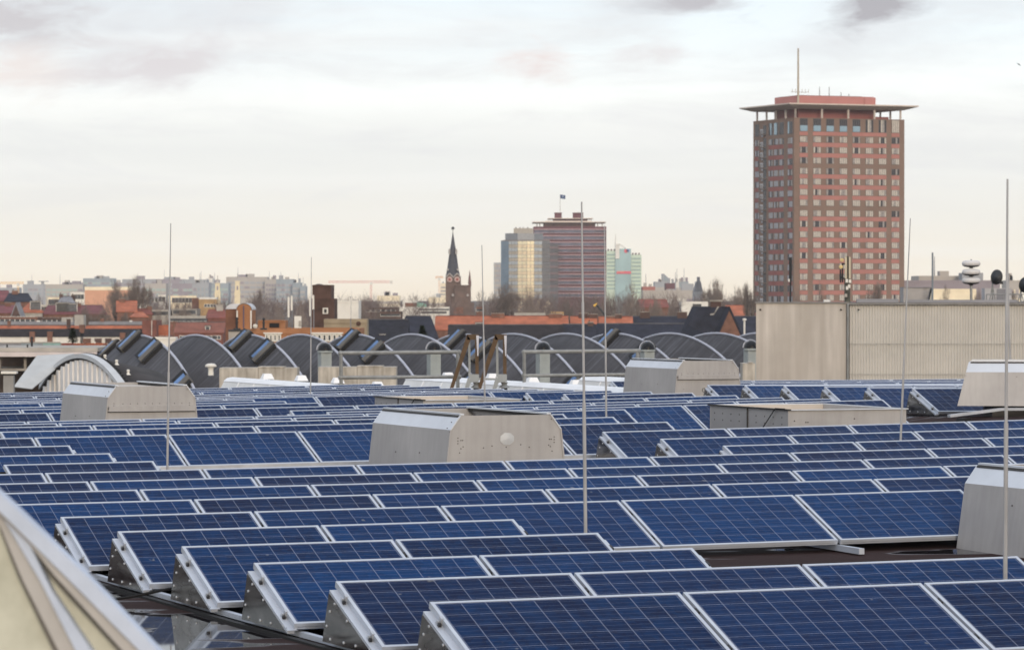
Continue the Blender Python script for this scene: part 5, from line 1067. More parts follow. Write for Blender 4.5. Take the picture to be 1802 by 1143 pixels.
for px, lab in ((933, 'pale pointed gable in front of the plum tower, left of three'), (948, 'pale pointed gable in front of the plum tower, middle of three'), (964, 'pale pointed gable in front of the plum tower, right of three')):
    Y = 1300; B = at(px, 535, Y); k = Y / FPX; r_ = thing('gabled_house', lab, 'house', (B.x, B.y, 0), 0, 'pale gables before the plum tower'); m1 = MB(); m1.prism([(-7 * k, 0, 0), (7 * k, 0, 0), (7 * k, 0, zat(538, Y)), (0, 0, zat(526, Y)), (-7 * k, 0, zat(538, Y))], (0, 8, 0)); m1.build('wall', M_cream, r_); m1 = MB()
    for sg in (-1, 1): m1.prism([(0, -.1, zat(525.3, Y)), (sg * 7.6 * k, -.1, zat(538.5, Y)), (sg * 7.6 * k, -.1, zat(539.5, Y)), (0, -.1, zat(526.4, Y))], (0, 8.2, 0))
    m1.build('roof', M_felt, r_)
# yellow-tipped black crane arm
Y = 950; A_, B_ = at(1066, 556, Y), at(1049, 535, Y); r_ = thing('crane_arm', 'black hydraulic crane arm with a yellow tip above the orange roofs', 'crane', (A_.x, A_.y, 0)); m1 = MB(); m1.tube(A_ - Vector((A_.x, A_.y, 0)), B_ - Vector((A_.x, A_.y, 0)), .36, n=4); m1.tube((A_ - B_).normalized() * 3 + Vector((0, 0, A_.z)), Vector((0, 0, A_.z)), .13, n=4); m1.tube((.9, 0, 0), (.9, 0, A_.z - 1), .25, n=6); m1.build('boom', M_dark, r_); m1 = MB(); t_ = B_ - Vector((A_.x, A_.y, 0)); m1.tube(t_ + Vector((.3, 0, .05)), t_ + Vector((-.6, 0, -.45)), .30, n=6); m1.build('tip', mat('crane_yellow', (.75, .45, .08), .5), r_)
# tower cranes
def crane(lab, px, top, base, a, b, Y, m, cw=True):
    B = at(px, base, Y); k = Y / FPX; r_ = thing('tower_crane', lab, 'crane', (B.x, B.y, 0)); zt_ = zat(top, Y); s = 1.3 * k
    m1 = MB()
    for sx, sy in ((-1, -1), (1, -1), (1, 1), (-1, 1)): m1.tube((sx * s, sy * s, 0), (sx * s, sy * s, zt_), .32 * k, n=4)
    nz = 22
    for i in range(nz): m1.tube((-s if i % 2 else s, -s, zt_ * i / nz), (s if i % 2 else -s, -s, zt_ * (i + 1) / nz), .25 * k, n=4)
    m1.build('mast', m, r_)
    m1 = MB(); xa_, xb_ = (a - px) * k, (b - px) * k
    for dz_ in (0, 3.2 * k): m1.tube((xa_, 0, zt_ + dz_ * (.8 if dz_ else 1)), (xb_, 0, zt_ + dz_), .45 * k, n=4)
    for i in range(26): f0, f1 = i / 26, (i + 1) / 26; m1.tube((xa_ + (xb_ - xa_) * f0, 0, zt_ + (2.8 * k if i % 2 else 0)), (xa_ + (xb_ - xa_) * f1, 0, zt_ + (0 if i % 2 else 2.8 * k)), .25 * k, n=4)
    m1.build('jib', m, r_)
    m1 = MB(); m1.box(-2 * k, 2 * k, -2 * k, 2 * k, zt_ - 4 * k, zt_ + 1 * k); m1.build('cab', M_white, r_)
    if cw: m1 = MB(); m1.box(xb_ - 5 * k, xb_, -2 * k, 2 * k, zt_ - 2 * k, zt_ + 3.5 * k); m1.build('counterweight', M_white, r_)
    return r_
M_red = mat('crane_red', (.62, .16, .13), .6, var=.05); M_yel = mat('crane_yel', (.80, .42, .06), .6, var=.05)
crane('red and white tower crane with long jib on the horizon', 653, 497, 530, 578, 691, 2400, M_red)
crane('yellow tower crane at the left edge of the skyline', 32, 499, 530, -12, 42, 1500, M_yel, False)
crane('faint orange tower crane just left of the church spire', 773, 489, 530, 766, 780, 3000, mat('crane_or', (.75, .42, .22), .6), False)
r_ = thing('shelter', 'flat T-shaped grey roof structure on the left horizon', 'roof structure', at(76, 502, 2600)); k = 2600 / FPX; m1 = MB(); m1.box(-8 * k, 9 * k, -4 * k, 4 * k, 6.5 * k, 8 * k); m1.build('slab', M_hazy1, r_); m1 = MB(); m1.box(-3.5 * k, 1.5 * k, -2 * k, 2 * k, -60 * k, 6.5 * k); m1.build('stem', M_hazy1, r_)
# ================================================================== hall with arched sloping roof shells
M_shell = mat('shell_roof', (0.088, 0.088, 0.098), 0.85, spec=.12, var=.12, scale=.8, fn=lambda q, co, cc, b: q.mix(1.0, cc, q.ramp(q.n('ShaderNodeTexNoise', {'Vector': q.n('ShaderNodeVectorMath', {0: q.n('ShaderNodeUVMap').outputs[0], 1: (5.0, .22, 1.0)}, operation='MULTIPLY').outputs[0], 'Scale': 1.0, 'Detail': 3.0}).outputs['Fac'], [(.3, (.70, .70, .70)), (.55, (1, 1, 1)), (.72, (1.5, 1.52, 1.56))]), blend='MULTIPLY'))
M_trim = mat('trim_zinc', (.46, .47, .53), .5, .25, var=.05)
M_skyf = mat('skylight_frame_and_shade', (.010, .010, .012), .5, spec=.25); M_skyg = mat('skylight_glass', (.13, .22, .40), .12, .35, var=.2, scale=.7); M_skys = mat('skylight_side', (.125, .118, .108), .7, var=.15)
D0 = 200.0; B0 = at(247, 591.8, D0)
hallb = thing('arched_hall', 'long hall with a row of dark arched sloping roofs edged in pale metal', 'hall', (B0.x, B0.y, 0), TH)
RA = 21.0; SPAN0, SPAN1 = -9.0, 13.0; SL = .93
def arch(w): return sqrt(RA * RA - w * w) - RA
ZC = B0.z
crests = [247, 346, 440, 531.5, 628, 727, 815, 904, 998, 1085, 1180, 1262, 1342, 1420]
TS = [width_to(px, Vector((B0.x, B0.y, 0)), TH) for px in crests]
def shell_pt(t, w, u, n=0.0):           # local: x along rows, y away (so w, towards the viewer, is -y)
    return Vector((t - u - n * .6, -w, ZC + arch(w) - SL * u + n * .75))
for i, t in enumerate(TS):
    m1 = MB(); nu = 24; sw = 3.35
    for k in range(nu + 1):
        w_ = SPAN0 + (SPAN1 - SPAN0) * k / nu
        m1.v += [tuple(shell_pt(t, w_, 0)), tuple(shell_pt(t, w_, sw)), tuple(shell_pt(t, w_, sw) - Vector((0, 0, .15))), tuple(shell_pt(t, w_, 0) - Vector((0, 0, .15)))]
    for k in range(nu):
        o = 4 * k
        for j in range(4): m1.f.append((o + j, o + (j + 1) % 4, o + 4 + (j + 1) % 4, o + 4 + j)); m1.mi.append(0)
    me = m1.mesh('roof_shell', M_shell, smooth=False); uv = me.uv_layers.new(name='UVMap')
    for p in me.polygons:
        for li, vi in zip(p.loop_indices, p.vertices): uv.data[li].uv = ((vi // 4) * .9, [0, 3.3, 3.3, 0][vi % 4] + i * 17)
    sh = obj('roof_shell', me, hallb)
    m1 = MB()
    for k in range(nu):
        a, b = (SPAN0 + (SPAN1 - SPAN0) * q_ / nu for q_ in (k, k + 1)); m1.tube(shell_pt(t, a, -.03, .03), shell_pt(t, b, -.03, .03), .068, n=6, cap=False)
    m1.build('edge_trim', M_trim, sh)
    m1 = MB(); P = [shell_pt(t, SPAN0 + (SPAN1 - SPAN0) * k / nu, .02) for k in range(nu + 1)]
    for p, q_ in zip(P, P[1:]): m1.quad(p - Vector((0, 0, .16)), q_ - Vector((0, 0, .16)), Vector((q_.x, q_.y, ZC - 6)), Vector((p.x, p.y, ZC - 6)))
    m1.build('glazed_face', M_skyf, sh)
    spots = {0: [(-5.2, .25), (-.3, .35), (3.9, .45), (9.1, .40)], 2: [(-.2, .35), (4.2, .45)], 3: [(9.4, .5)], 4: [(-.1, .35), (4.3, .45)], 5: [(9.5, .4)], 6: [(-.1, .35), (4.2, .45)], 7: [(9.6, .4)], 9: [(-.1, .35), (5.0, .4)]}.get(i, [(9.6, .45)] if i == 2 else [])
    for w0, u0 in spots:
        en = Vector((-.68, 0, .73)); eu = Vector((-1, 0, -SL)).normalized(); ew = (Vector((0, -1, 0)) + Vector((0, 0, 1)) * (-w0 / RA)).normalized(); c = shell_pt(t, w0, u0)
        def bx(mb_, a0, a1, b0, b1, n0, n1, mi):
            vs = [c + eu * a + ew * b + en * n_ for n_ in (n0, n1) for b in (b0, b1) for a in (a0, a1)]
            mb_.add(vs, [(0, 2, 3, 1), (4, 5, 7, 6), (0, 1, 5, 4), (2, 6, 7, 3), (0, 4, 6, 2), (1, 3, 7, 5)], mi)
        hb = lambda b: .30 - .23 * b                  # sash raised on its far side
        def slab(mb_, a0, a1, b0, b1, lo, up, mi):
            P = [c + eu * a + ew * b + en * ((hb(b) + up) if k else lo) for k in (0, 1) for b in (b0, b1) for a in (a0, a1)]
            mb_.add(P, [(0, 2, 3, 1), (4, 5, 7, 6), (0, 1, 5, 4), (2, 6, 7, 3), (0, 4, 6, 2), (1, 3, 7, 5)], mi)
        m1 = MB(); slab(m1, -.66, .74, -.44, .06, -.1, 0, 1); slab(m1, -.68, .76, .06, .34, -.1, .03, 0); bx(m1, -.64, .72, .345, .54, -.05, .20, 1); sk = m1.build('skylight', [M_skys, M_skyf], sh)  # black parts also hold, as colour, the shade inside and beside the sash
        m1 = MB(); slab(m1, -.56, .64, -.20, .05, .2, .012, 0); m1.build('glass', M_skyg, sk)
m1 = MB(); m1.box(TS[0] - 2.5, TS[-1] + 1, -11, 8, 0, ZC - 3.6); m1.build('wall', M_concd, hallb)
# domed vents on pedestals
M_dome = mat('dome_black', (.008, .008, .010), .12, spec=.25); M_ped = mat('pedestal', (.33, .36, .36), .6, var=.08)
for k, (px, py, lab) in enumerate([(572, 617, 'leftmost, behind the concrete parapet'), (764, 616, 'second, over the left railing'), (956, 616, 'third, between the two railings'), (1140, 615, 'fourth, at the right railing end'), (1322, 613, 'fifth, touching the beige hall corner')]):
    Y = 186; kk = Y / FPX; B = at(px, py + 48, Y); r_ = thing('domed_vent', 'grey square vent shaft with a glossy black dome, ' + lab, 'vent', B, TH, 'domed vents on the arched hall'); h = 46 * kk
    m1 = MB(); m1.box(-9.5 * kk, 9.5 * kk, -8 * kk, 12 * kk, -1.6, h); m1.build('shaft', M_ped, r_)
    m1 = MB(); R_ = 12.5 * kk; m1.lathe([(R_, h), (R_ * 1.06, h + .08)] + [(R_ * 1.04 * cos(a), h + .10 + R_ * 1.02 * sin(a)) for a in [pi / 2 * j / 7 for j in range(8)]], 20); m1.build('dome', M_dome, r_, smooth=True)
    m1 = MB(); m1.lathe([(R_ * 1.08, h - .02), (R_ * 1.08, h + .06), (R_, h + .06), (R_, h - .02)], 20); m1.build('collar', M_ped, r_)
    m1 = MB()
    for j in range(10):
        a, b = pi * j / 10, pi * (j + 1) / 10; m1.tube((R_ * 1.14 * cos(a), .1, h + .1 + R_ * 1.12 * sin(a)), (R_ * 1.14 * cos(b), .1, h + .1 + R_ * 1.12 * sin(b)), .022, n=5)
    m1.build('hoop', M_trim, r_)
r_ = thing('mushroom_vent', 'pale round mushroom vent by the concrete parapet left of the railing', 'vent', at(371, 660, 165)); k = 165 / FPX; m1 = MB(); m1.lathe([(5 * k, 0), (4.5 * k, 10 * k), (6 * k, 15 * k)], 16); m1.build('neck', M_white, r_); m1 = MB(); m1.lathe([(6 * k, 14 * k), (10 * k, 15 * k), (10 * k, 18 * k), (6 * k, 20.5 * k), (0, 21 * k)], 18); m1.build('cap', M_white, r_)
# ================================================================== barrel roof with ribbed white gable, left
Dg = 150.0; G0_ = at(143, 624, Dg); gb = thing('barrel_building', 'barrel-roofed building with a white ribbed gable and pale arch trim', 'building', (G0_.x, G0_.y, 0), TH)
RG = 16.8; gz = G0_.z
def garch(w): return sqrt(RG * RG - w * w) - RG
NW = 30; WS = [-6.6 + 13.6 * k / NW for k in range(NW + 1)]
m1 = MB(); LB = 2.6
for w_ in WS: m1.v += [(0, -w_, gz + garch(w_)), (LB, -w_, gz + garch(w_) - .55), (LB, -w_, gz + garch(w_) - .75), (0, -w_, gz + garch(w_) - .2)]
for k in range(NW):
    o = 4 * k
    for j in range(4): m1.f.append((o + j, o + (j + 1) % 4, o + 4 + (j + 1) % 4, o + 4 + j)); m1.mi.append(0)
m1.build('barrel_roof', mat('barrel_felt', (.048, .042, .042), .8, var=.25, scale=1.2), gb, smooth=True)
m1 = MB()
for a, b in zip(WS, WS[1:]):
    P = [(-.07, -a, gz + garch(a) + .04), (-.07, -b, gz + garch(b) + .04), (.22, -b, gz + garch(b) + .05), (.22, -a, gz + garch(a) + .05)]; Q = [(x, y, z - .17) for x, y, z in P]
    m1.add(P + Q, [(3, 2, 1, 0), (4, 5, 6, 7), (0, 1, 5, 4), (2, 3, 7, 6)])
m1.build('arch_trim', mat('arch_trim', (.56, .57, .58), .55, .15, var=.05), gb)
m1 = MB(); n = 36
for k in range(n):
    a = -6.5 + 13.3 * k / n; b = a + 13.3 / n; zt_ = gz + min(garch(a), garch(b)) - .20; x = -.02 if k % 2 else .05
    m1.box(x, .16, -b, -a + (.0), 0 if False else gz - 3.2, zt_)
m1.build('gable', mat('gable_white', (.80, .77, .74), .7, var=.05), gb)
m1 = MB(); m1.box(.18, .3, -6.8, 6.6, 0, gz - 1.4); m1.build('wall', M_conc, gb)
m1 = MB()
for a, b in zip(WS, WS[1:]): m1.add([(.235, -a, gz + garch(a) + .052), (.235, -b, gz + garch(b) + .052), (.345, -b, gz + garch(b) + .03), (.345, -a, gz + garch(a) + .03)], [(3, 2, 1, 0)])
for k in range(44):
    w_ = -6.2 + 12.9 * k / 44; m1.box(.24, .34, -w_ - .1, -w_ + .04, gz + garch(w_) + .0, gz + garch(w_) + .07)
m1.build('trim_clip', M_skyf, gb)['kind'] = 'stuff'
for w_ in (.75, 2.5, 4.2, 6.1):
    m1 = MB(); m1.lathe([(.11, 0), (.05, .06), (.045, .14), (.07, .15), (.05, .2), (0, .21)], 10, c=(.75, -w_, gz + garch(w_) - .17)); m1.build('vent_stub', M_white, gb)
m1 = MB(); q4 = [at(65, 625, 155), at(131, 621.5, 155), at(56, 684, 152), at(24, 680, 152)]; q4 = [p - Vector((gb.location.x, gb.location.y, 0)) for p in q4]; q4 = [Matrix.Rotation(-TH, 3, 'Z') @ p for p in q4]
m1.prism(q4, (0.02, .10, -.03)); m1.build('lean_to', mat('lean_to', (.50, .505, .50), .55, .2, var=.05), gb)
# ================================================================== white rooflights, parapets
M_wpl = mat('white_plastic', (.66, .66, .65), .4, var=.06, scale=2); M_wpl2 = mat('white_plastic_bright', (.80, .81, .83), .35, var=.04)
for px, py, Y, Ln, lab in ((404, 664, 97, 16, 'white ridged rooflight strip behind the panels, in front of the left concrete parapet'), (724, 660.5, 92, 15.5, 'long white rooflight strip behind the ladder frames'), (1030, 661.5, 88, 5.2, 'short white rooflight strip beside the flanged vent box')):
    A_ = at(px, py, Y); r_ = thing('rooflight_strip', lab, 'rooflight', (A_.x, A_.y, A_.z), TH, 'white rooflight strips'); m1 = MB()
    prof = [(-.42, -.62), (-.15, -.10), (-.05, -.02), (.08, 0), (.2, -.04), (.5, -.62)]
    m1.prism([(x, .0, z) for x, z in prof], (0, -Ln, 0)); m1.build('hood', M_wpl, r_)
    m1 = MB(); m1.prism([(x - .01, .02, z + .012) for x, z in prof[1:5]] + [(.18, .02, -.09), (-.12, .02, -.10)], (0, -Ln - .04, 0)); m1.build('ridge', M_wpl2, r_)
    for k in range(1, int(Ln / 1.3)):
        m1 = MB(); m1.prism([(x - .014, -k * 1.3, z + .004) for x, z in prof[:2]] + [(-.12, -k * 1.3, -.12), (-.39, -k * 1.3, -.62)], (0, -.05, 0)); m1.build('joint', M_wpl2, r_)
CAPS = [(470, 664, 99), (530, 667, 97), (594, 671, 95), (664, 678, 93), (788, 662, 99), (866, 664, 98), (937, 670, 95), (1013, 675, 92)]
CW = ['first from the left, on the left parapet', 'second from the left, right of the left parapet', 'third from the left, by the left railing post', 'fourth from the left, below the right parapet', 'fifth, left of the ladder frames', 'sixth, between the ladder frames', 'seventh, right of the ladder frames', 'last on the right, left of the thick central rod']
for (px, py, Y), t in zip(CAPS, CW):
    k = Y / FPX; r_ = thing('small_rooflight', 'small white hipped rooflight cap, ' + t, 'rooflight', at(px, py, Y), TH, 'small white rooflight caps'); m1 = MB(); s = 9.5 * k
    m1.add([(-s * 1.1, -s, -.04), (s * 1.1, -s, -.04), (s * 1.1, s, -.04), (-s * 1.1, s, -.04), (-s * .7, -s * .5, 7 * k), (s * .7, -s * .5, 7 * k), (s * .7, s * .5, 7 * k), (-s * .7, s * .5, 7 * k)], [(0, 1, 5, 4), (1, 2, 6, 5), (2, 3, 7, 6), (3, 0, 4, 7), (4, 5, 6, 7)]); m1.build('dome', M_wpl2, r_)
    m1 = MB(); m1.box(-s * .9, s * .9, -s * .9, s * .9, -1.2, -.04); m1.build('kerb', M_felt, r_)
fc = lambda q, co, cc, b: q.mix(1.0, cc, q.ramp(q.n('ShaderNodeTexNoise', {'Vector': q.n('ShaderNodeVectorMath', {0: co, 1: (6.0, 6.0, .7)}, operation='MULTIPLY').outputs[0], 'Scale': 1.0, 'Detail': 4.0}).outputs['Fac'], [(.3, (.62, .60, .57)), (.6, (1.12, 1.1, 1.08))]), blend='MULTIPLY')
M_par = mat('parapet_conc', (.45, .42, .375), .9, var=.12, scale=1.5, fn=fc)
for a, b, t, lab in ((386, 523, 647, 'weathered concrete parapet block left of the black domed vent'), (560, 697, 645.5, 'weathered concrete parapet block behind the left railing'), (1307, 1329, 639, 'narrow concrete parapet block at the beige hall corner')):
    Y = 108; P = at(a, t, Y); L = at(b, t, Y).x - P.x; r_ = thing('parapet_block', lab, 'parapet', (P.x, P.y, 0)); m1 = MB(); m1.box(0, L, 0, 1.2, 12, P.z); m1.build('block', M_par, r_)
    m1 = MB(); m1.box(L * .5, L * .83, -.02, 1.0, P.z, P.z + .035); m1.build('coping_slab', M_par, r_)
    if L > .5:
        m1 = MB(); m1.box(L * .5 - .012, L * .5 + .012, -.006, .01, P.z - 1.2, P.z); m1.build('joint', M_concd, r_)
# ================================================================== railings and rusty ladder frames
M_galv = mat('galvanised', (.27, .275, .27), .5, .4, var=.12, scale=6); M_rust = mat('rusty_steel', (.105, .066, .038), .85, var=.25, scale=5, col2=(.07, .05, .034)); M_gfrm = mat('grey_frame', (.30, .32, .33), .6, .2, var=.1)
def railing(lab, a, b, yt0, yt1, ym0, ym1, posts, Y):
    A_ = at(a, yt0, Y); r_ = thing('railing', lab, 'railing', A_); k = Y / FPX; pt_ = lambda px, py: at(px, py, Y) - A_
    m1 = MB(); m1.tube(pt_(a, yt0), pt_(b, yt1), 3.6 * k, n=8); m1.build('top_rail', M_galv, r_); m1 = MB(); m1.tube(pt_(a, ym0), pt_(b, ym1), 3.2 * k, n=8); m1.build('mid_rail', M_galv, r_)
    for px in posts: m1 = MB(); m1.tube(pt_(px, yt0), pt_(px + .5, 722), 3.2 * k, n=8); m1.build('post', M_galv, r_)
    for px, py in ((a, yt0), (b, yt1), (a, ym0), (b, ym1)): m1 = MB(); m1.lathe([(0, -4.6 * k), (3.6 * k, -3 * k), (4.4 * k, 0), (3.6 * k, 3 * k), (0, 4.6 * k)], 8, c=pt_(px, py)); m1.build('fitting', M_galv, r_)
railing('grey tube railing left of the rusty ladder frames', 599, 808, 621, 619, 664, 662.5, (600, 805.5), 86)
railing('grey tube railing right of the rusty ladder frames', 922, 1124, 619, 617, 660.5, 658.5, (922.5, 1122), 85)
for off, lab in ((0, 'rusty grab frame over the roof ladder, left of two'), (49, 'rusty grab frame over the roof ladder, right of two')):
    Y = 84; k = Y / FPX; A_ = at(830 + off, 690, Y); r_ = thing('ladder_frame', lab, 'ladder frame', A_, 0, 'grab frames over the ladder'); q_ = lambda x, y, d=0.: at(x + off, y, Y + d) - A_
    m1 = MB(); m1.prism([q_(822, 588), q_(828, 597.5), q_(797.5, 684), q_(791, 684)], (0, .07, 0)); m1.build('sloping_leg', M_rust, r_)
    m1 = MB(); m1.prism([q_(822, 588), q_(842.5, 588), q_(842.5, 597.5), q_(822, 597.5)], (0.0, .065, 0)); m1.build('top_bar', M_rust, r_)
    m1 = MB(); m1.prism([q_(836, 598), q_(842.5, 598), q_(842.5, 658), q_(836.5, 658)], (0, .06, 0)); m1.build('front_leg', M_rust, r_)
    m1 = MB(); m1.prism([q_(838, 590, -.02), q_(842.8, 590, -.02), q_(841.8, 626, -.02), q_(840, 626, -.02)], (0, .01, 0)); m1.build('bare_patch', M_trim, r_)
    m1 = MB(); m1.prism([q_(823.8, 598, .3), q_(827.6, 598, .3), q_(828.5, 662, .3), q_(824.3, 662, .3)], (0, .05, 0)); m1.build('back_leg', M_gfrm, r_)
    m1 = MB(); m1.prism([q_(824, 658), q_(843, 658.5), q_(843, 671), q_(829, 673)], (0, .18, 0)); m1.build('bracket', M_gfrm, r_)
    m1 = MB(); m1.prism([q_(824, 661), q_(829, 672), q_(824, 684), q_(817.5, 684)], (0, .12, 0)); m1.build('foot_plate', M_gfrm, r_)
    if off == 0: m1 = MB(); m1.prism([q_(843, 664.5, .02), q_(883, 665.5, .02), q_(883, 668.5, .02), q_(843, 668.5, .02)], (0, .05, 0)); m1.build('tie_bar', M_gfrm, r_)
    m2 = thing('cone_vent', 'grey conical roof vent under the ' + ('left' if off == 0 else 'right') + ' rusty grab frame', 'vent', at(838.5 + off, 690, Y + .1), 0, 'conical vents'); m1 = MB(); m1.lathe([(10.5 * k, 8 * k), (4.5 * k, 14 * k), (6.2 * k, 17 * k), (6.2 * k, 18 * k), (0, 18.5 * k)], 16); m1.build('cone', M_galv, m2); m1 = MB(); m1.lathe([(5.5 * k, -.3), (5.5 * k, 8 * k)], 12); m1.build('neck', M_black, m2)
# ================================================================== beige corrugated hall at the right
Yr = 140; kr = Yr / FPX; P = at(1330.5, 533.5, Yr); yr = radians(-4.2); bh = thing('beige_hall', 'windowless beige hall with a streaked left part and a corrugated right part', 'hall', (P.x, P.y, 0), yr); HB = P.z; LL = width_to(1489, P, yr); LRr = width_to(1870, P, yr)
fst = lambda q, co, cc, b: q.mix(1.0, cc, q.ramp(q.n('ShaderNodeTexNoise', {'Vector': q.n('ShaderNodeVectorMath', {0: co, 1: (1.6, 1.6, .13)}, operation='MULTIPLY').outputs[0], 'Scale': 1.0, 'Detail': 3.0, 'Roughness': .6}).outputs['Fac'], [(.32, (.80, .78, .75)), (.5, (.96, .95, .94)), (.68, (1.22, 1.22, 1.22))]), blend='MULTIPLY')
M_bw = mat('beige_wall', (.455, .418, .380), .85, var=.06, scale=.5, fn=fst); M_bc = mat('beige_corrugated', (.54, .515, .475), .8, var=.06, scale=.6)
m1 = MB(); m1.box(0, LL, 0, 22, 0, HB); m1.build('plain_wall', M_bw, bh)
m1 = MB(); nr = 75; x0 = LL + .12
for k in range(nr):
    a = x0 + (LRr - x0) * k / nr; b = x0 + (LRr - x0) * (k + 1) / nr; w_ = b - a
    m1.prism([(a, .10, 10), (a + w_ * .2, .07, 10), (a + w_ * .5, .07, 10), (a + w_ * .7, .10, 10)], (0, 0, HB - .06 - 10))
m1.box(x0, LRr, .106, 22, 0, HB - .06); m1.build('corrugated_wall', M_bc, bh)
for zq_ in (1.45, 2.55):
    m1 = MB(); m1.box(x0, LRr, -.002, .016, HB - zq_ - .02, HB - zq_); m1.build('sheet_lap', mat('lap', (.47, .45, .41), .8), bh)
m1 = MB(); m1.box(-.03, LL + .1, -.06, 1, HB, HB + .05); m1.box(LL + .1, LRr, -.05, 1, HB - .055, HB + .02); m1.build('roof_edge', mat('edge_grey', (.22, .21, .20), .6), bh)
m1 = MB(); m1.tube((LL + .06, -.06, 10), (LL + .06, -.06, HB), .045, n=8); m1.build('drainpipe', M_galv, bh)
m1 = MB(); m1.box(LL + .4, LL + 1.9, .1, 2, HB + .03, HB + .16); m1.box(LL + 2.2, LL + 6.2, .6, 2, HB + .03, HB + .13); m1.build('roof_kerb', M_grey, bh)
m1 = MB(); m1.box(0.1, LRr, .8, 21.5, HB, HB + .025); m1.build('roof', M_felt, bh)
for px, py in ((1338, 545), (1480, 545), (1511, 545)): m1 = MB(); x = width_to(px, P, yr); m1.box(x - .03, x + .03, -.03, .0, HB - .26, HB - .2); m1.build('wall_vent', M_black, bh)
def on_hall(px, name, lab, cat, dy=3.0, grp=None):
    B = at(px, 531, Yr + dy); return thing(name, lab, cat, (B.x, B.y, HB + .02), 0, grp), (Yr + dy) / FPX
r_, k = on_hall(1491, 'antenna_mast', 'slim mast with cream panel antennas and small drums on the beige hall roof', 'antenna'); zz = lambda py: zat(py, Yr + 3.0) - HB - .02
M_ant = mat('antenna_cream', (.52, .46, .35), .6, var=.05); M_drum = mat('drum_tan', (.58, .45, .22), .6)
m1 = MB(); m1.tube((0, 0, 0), (0, 0, zz(490)), .11, n=8); m1.tube((.05 * 0, .0, zz(490)), (0, .02, zz(451)), .05, n=6); m1.build('pole', mat('mast_mossy', (.10, .10, .085), .8, var=.3, scale=4), r_)
for x0, x1 in ((-4.6, -1.2), (2.4, 5.4)): m1 = MB(); m1.box(x0 * k, x1 * k, -.12, .0, zz(490), zz(452)); m1.build('panel', M_ant, r_)
for x, y in ((-10.5, 457.5), (-12, 469.5)): m1 = MB(); m1.lathe([(3.3 * k, 0), (3.3 * k, .18), (0, .2)], 14, M=Matrix.Translation((x * k, -.1, zz(y))) @ Matrix.Rotation(pi / 2, 4, 'X')); m1.build('drum', M_drum, r_)
m1 = MB(); m1.tube((-8.4 * k, 0, zz(497)), (-8.4 * k, 0, zz(463)), .03, n=5); m1.tube((-12 * k, 0, zz(497)), (-12 * k, 0, zz(474)), .03, n=5); m1.tube((-12 * k, 0, zz(487)), (0, 0, zz(492)), .03, n=5); m1.tube((-9 * k, 0, zz(463)), (0, 0, zz(466)), .03, n=5); m1.build('bracket', M_dark, r_)
for x, y in ((-1.5, 493.5), (4, 494), (-1, 506), (2.5, 503), (-3, 519)): m1 = MB(); m1.box((x - 2) * k, (x + 2) * k, -.2, -.08, zz(y + 3.5), zz(y - 2.5)); m1.build('radio_box', M_white if y != 519 else M_conc, r_)
r_, k = on_hall(1391, 'aerial_pole', 'thin dark pole aerial on the beige hall, before the pink high-rise', 'antenna', 2.0); m1 = MB(); m1.tube((0, 0, 0), (0, 0, zz(480)), .035, n=6); m1.tube((0, 0, zz(495)), (0, 0, zz(453)), .055, n=8); m1.build('pole', M_dark, r_); m1 = MB(); m1.box(-3.8 * k, -1.5 * k, -.05, .05, zz(496), zz(491)); m1.build('clip_box', M_white, r_)
r_, k = on_hall(1456, 'roof_hatch', 'small white hooded roof outlet on the beige hall edge', 'roof hatch', 2.0); m1 = MB(); m1.box(-6 * k, 3 * k, 0, .3, 0, 5.4 * k); m1.prism([(3 * k, 0, 0), (6.5 * k, 0, 0), (6.5 * k, 0, 2.5 * k), (3 * k, 0, 5.4 * k)], (0, .3, 0)); m1.build('hood', M_wpl, r_); m1 = MB(); m1.box(4 * k, 6 * k, -.02, 0, .02, 2 * k); m1.build('opening', M_black, r_)
r_, k = on_hall(1612, 'duct_screen', 'grey slanted duct screen with a strut on the beige hall, right of the high-rise', 'duct', 5.0); m1 = MB(); m1.prism([(-22 * k, 0, 0), (22 * k, 0, 0), (27 * k, 0, 26 * k), (-22 * k, 0, 26 * k)], (0, 1.4, 0)); m1.build('casing', mat('duct_grey', (.34, .325, .32), .6, .2, var=.1), r_); m1 = MB(); m1.box(-22 * k, 27 * k, -.04, 1.4, 26 * k, 27.2 * k); m1.build('rim', M_grey, r_); m1 = MB(); m1.tube((20 * k, -.3, 0), (26.5 * k, -.1, 25 * k), .03, n=5); m1.build('strut', M_dark, r_)
r_, k = on_hall(1641, 'pole', 'plain thick grey pole on the beige hall roof', 'pole', 4.0); m1 = MB(); m1.tube((0, 0, 0), (0, 0, zz(443.5)), .036, .034, 10); m1.build('shaft', mat('pole_grey', (.20, .23, .26), .5, .3), r_); m1 = MB(); m1.lathe([(.09, 0), (.09, .04), (.04, .06)], 10); m1.build('base', M_galv, r_)
r_, k = on_hall(1709, 'disc_antenna', 'white antenna of three stacked lens-shaped discs on the beige hall', 'antenna', 4.0); m1 = MB(); m1.tube((0, 0, 0), (0, 0, zz(499)), .05, n=10); m1.build('stem', M_galv, r_)
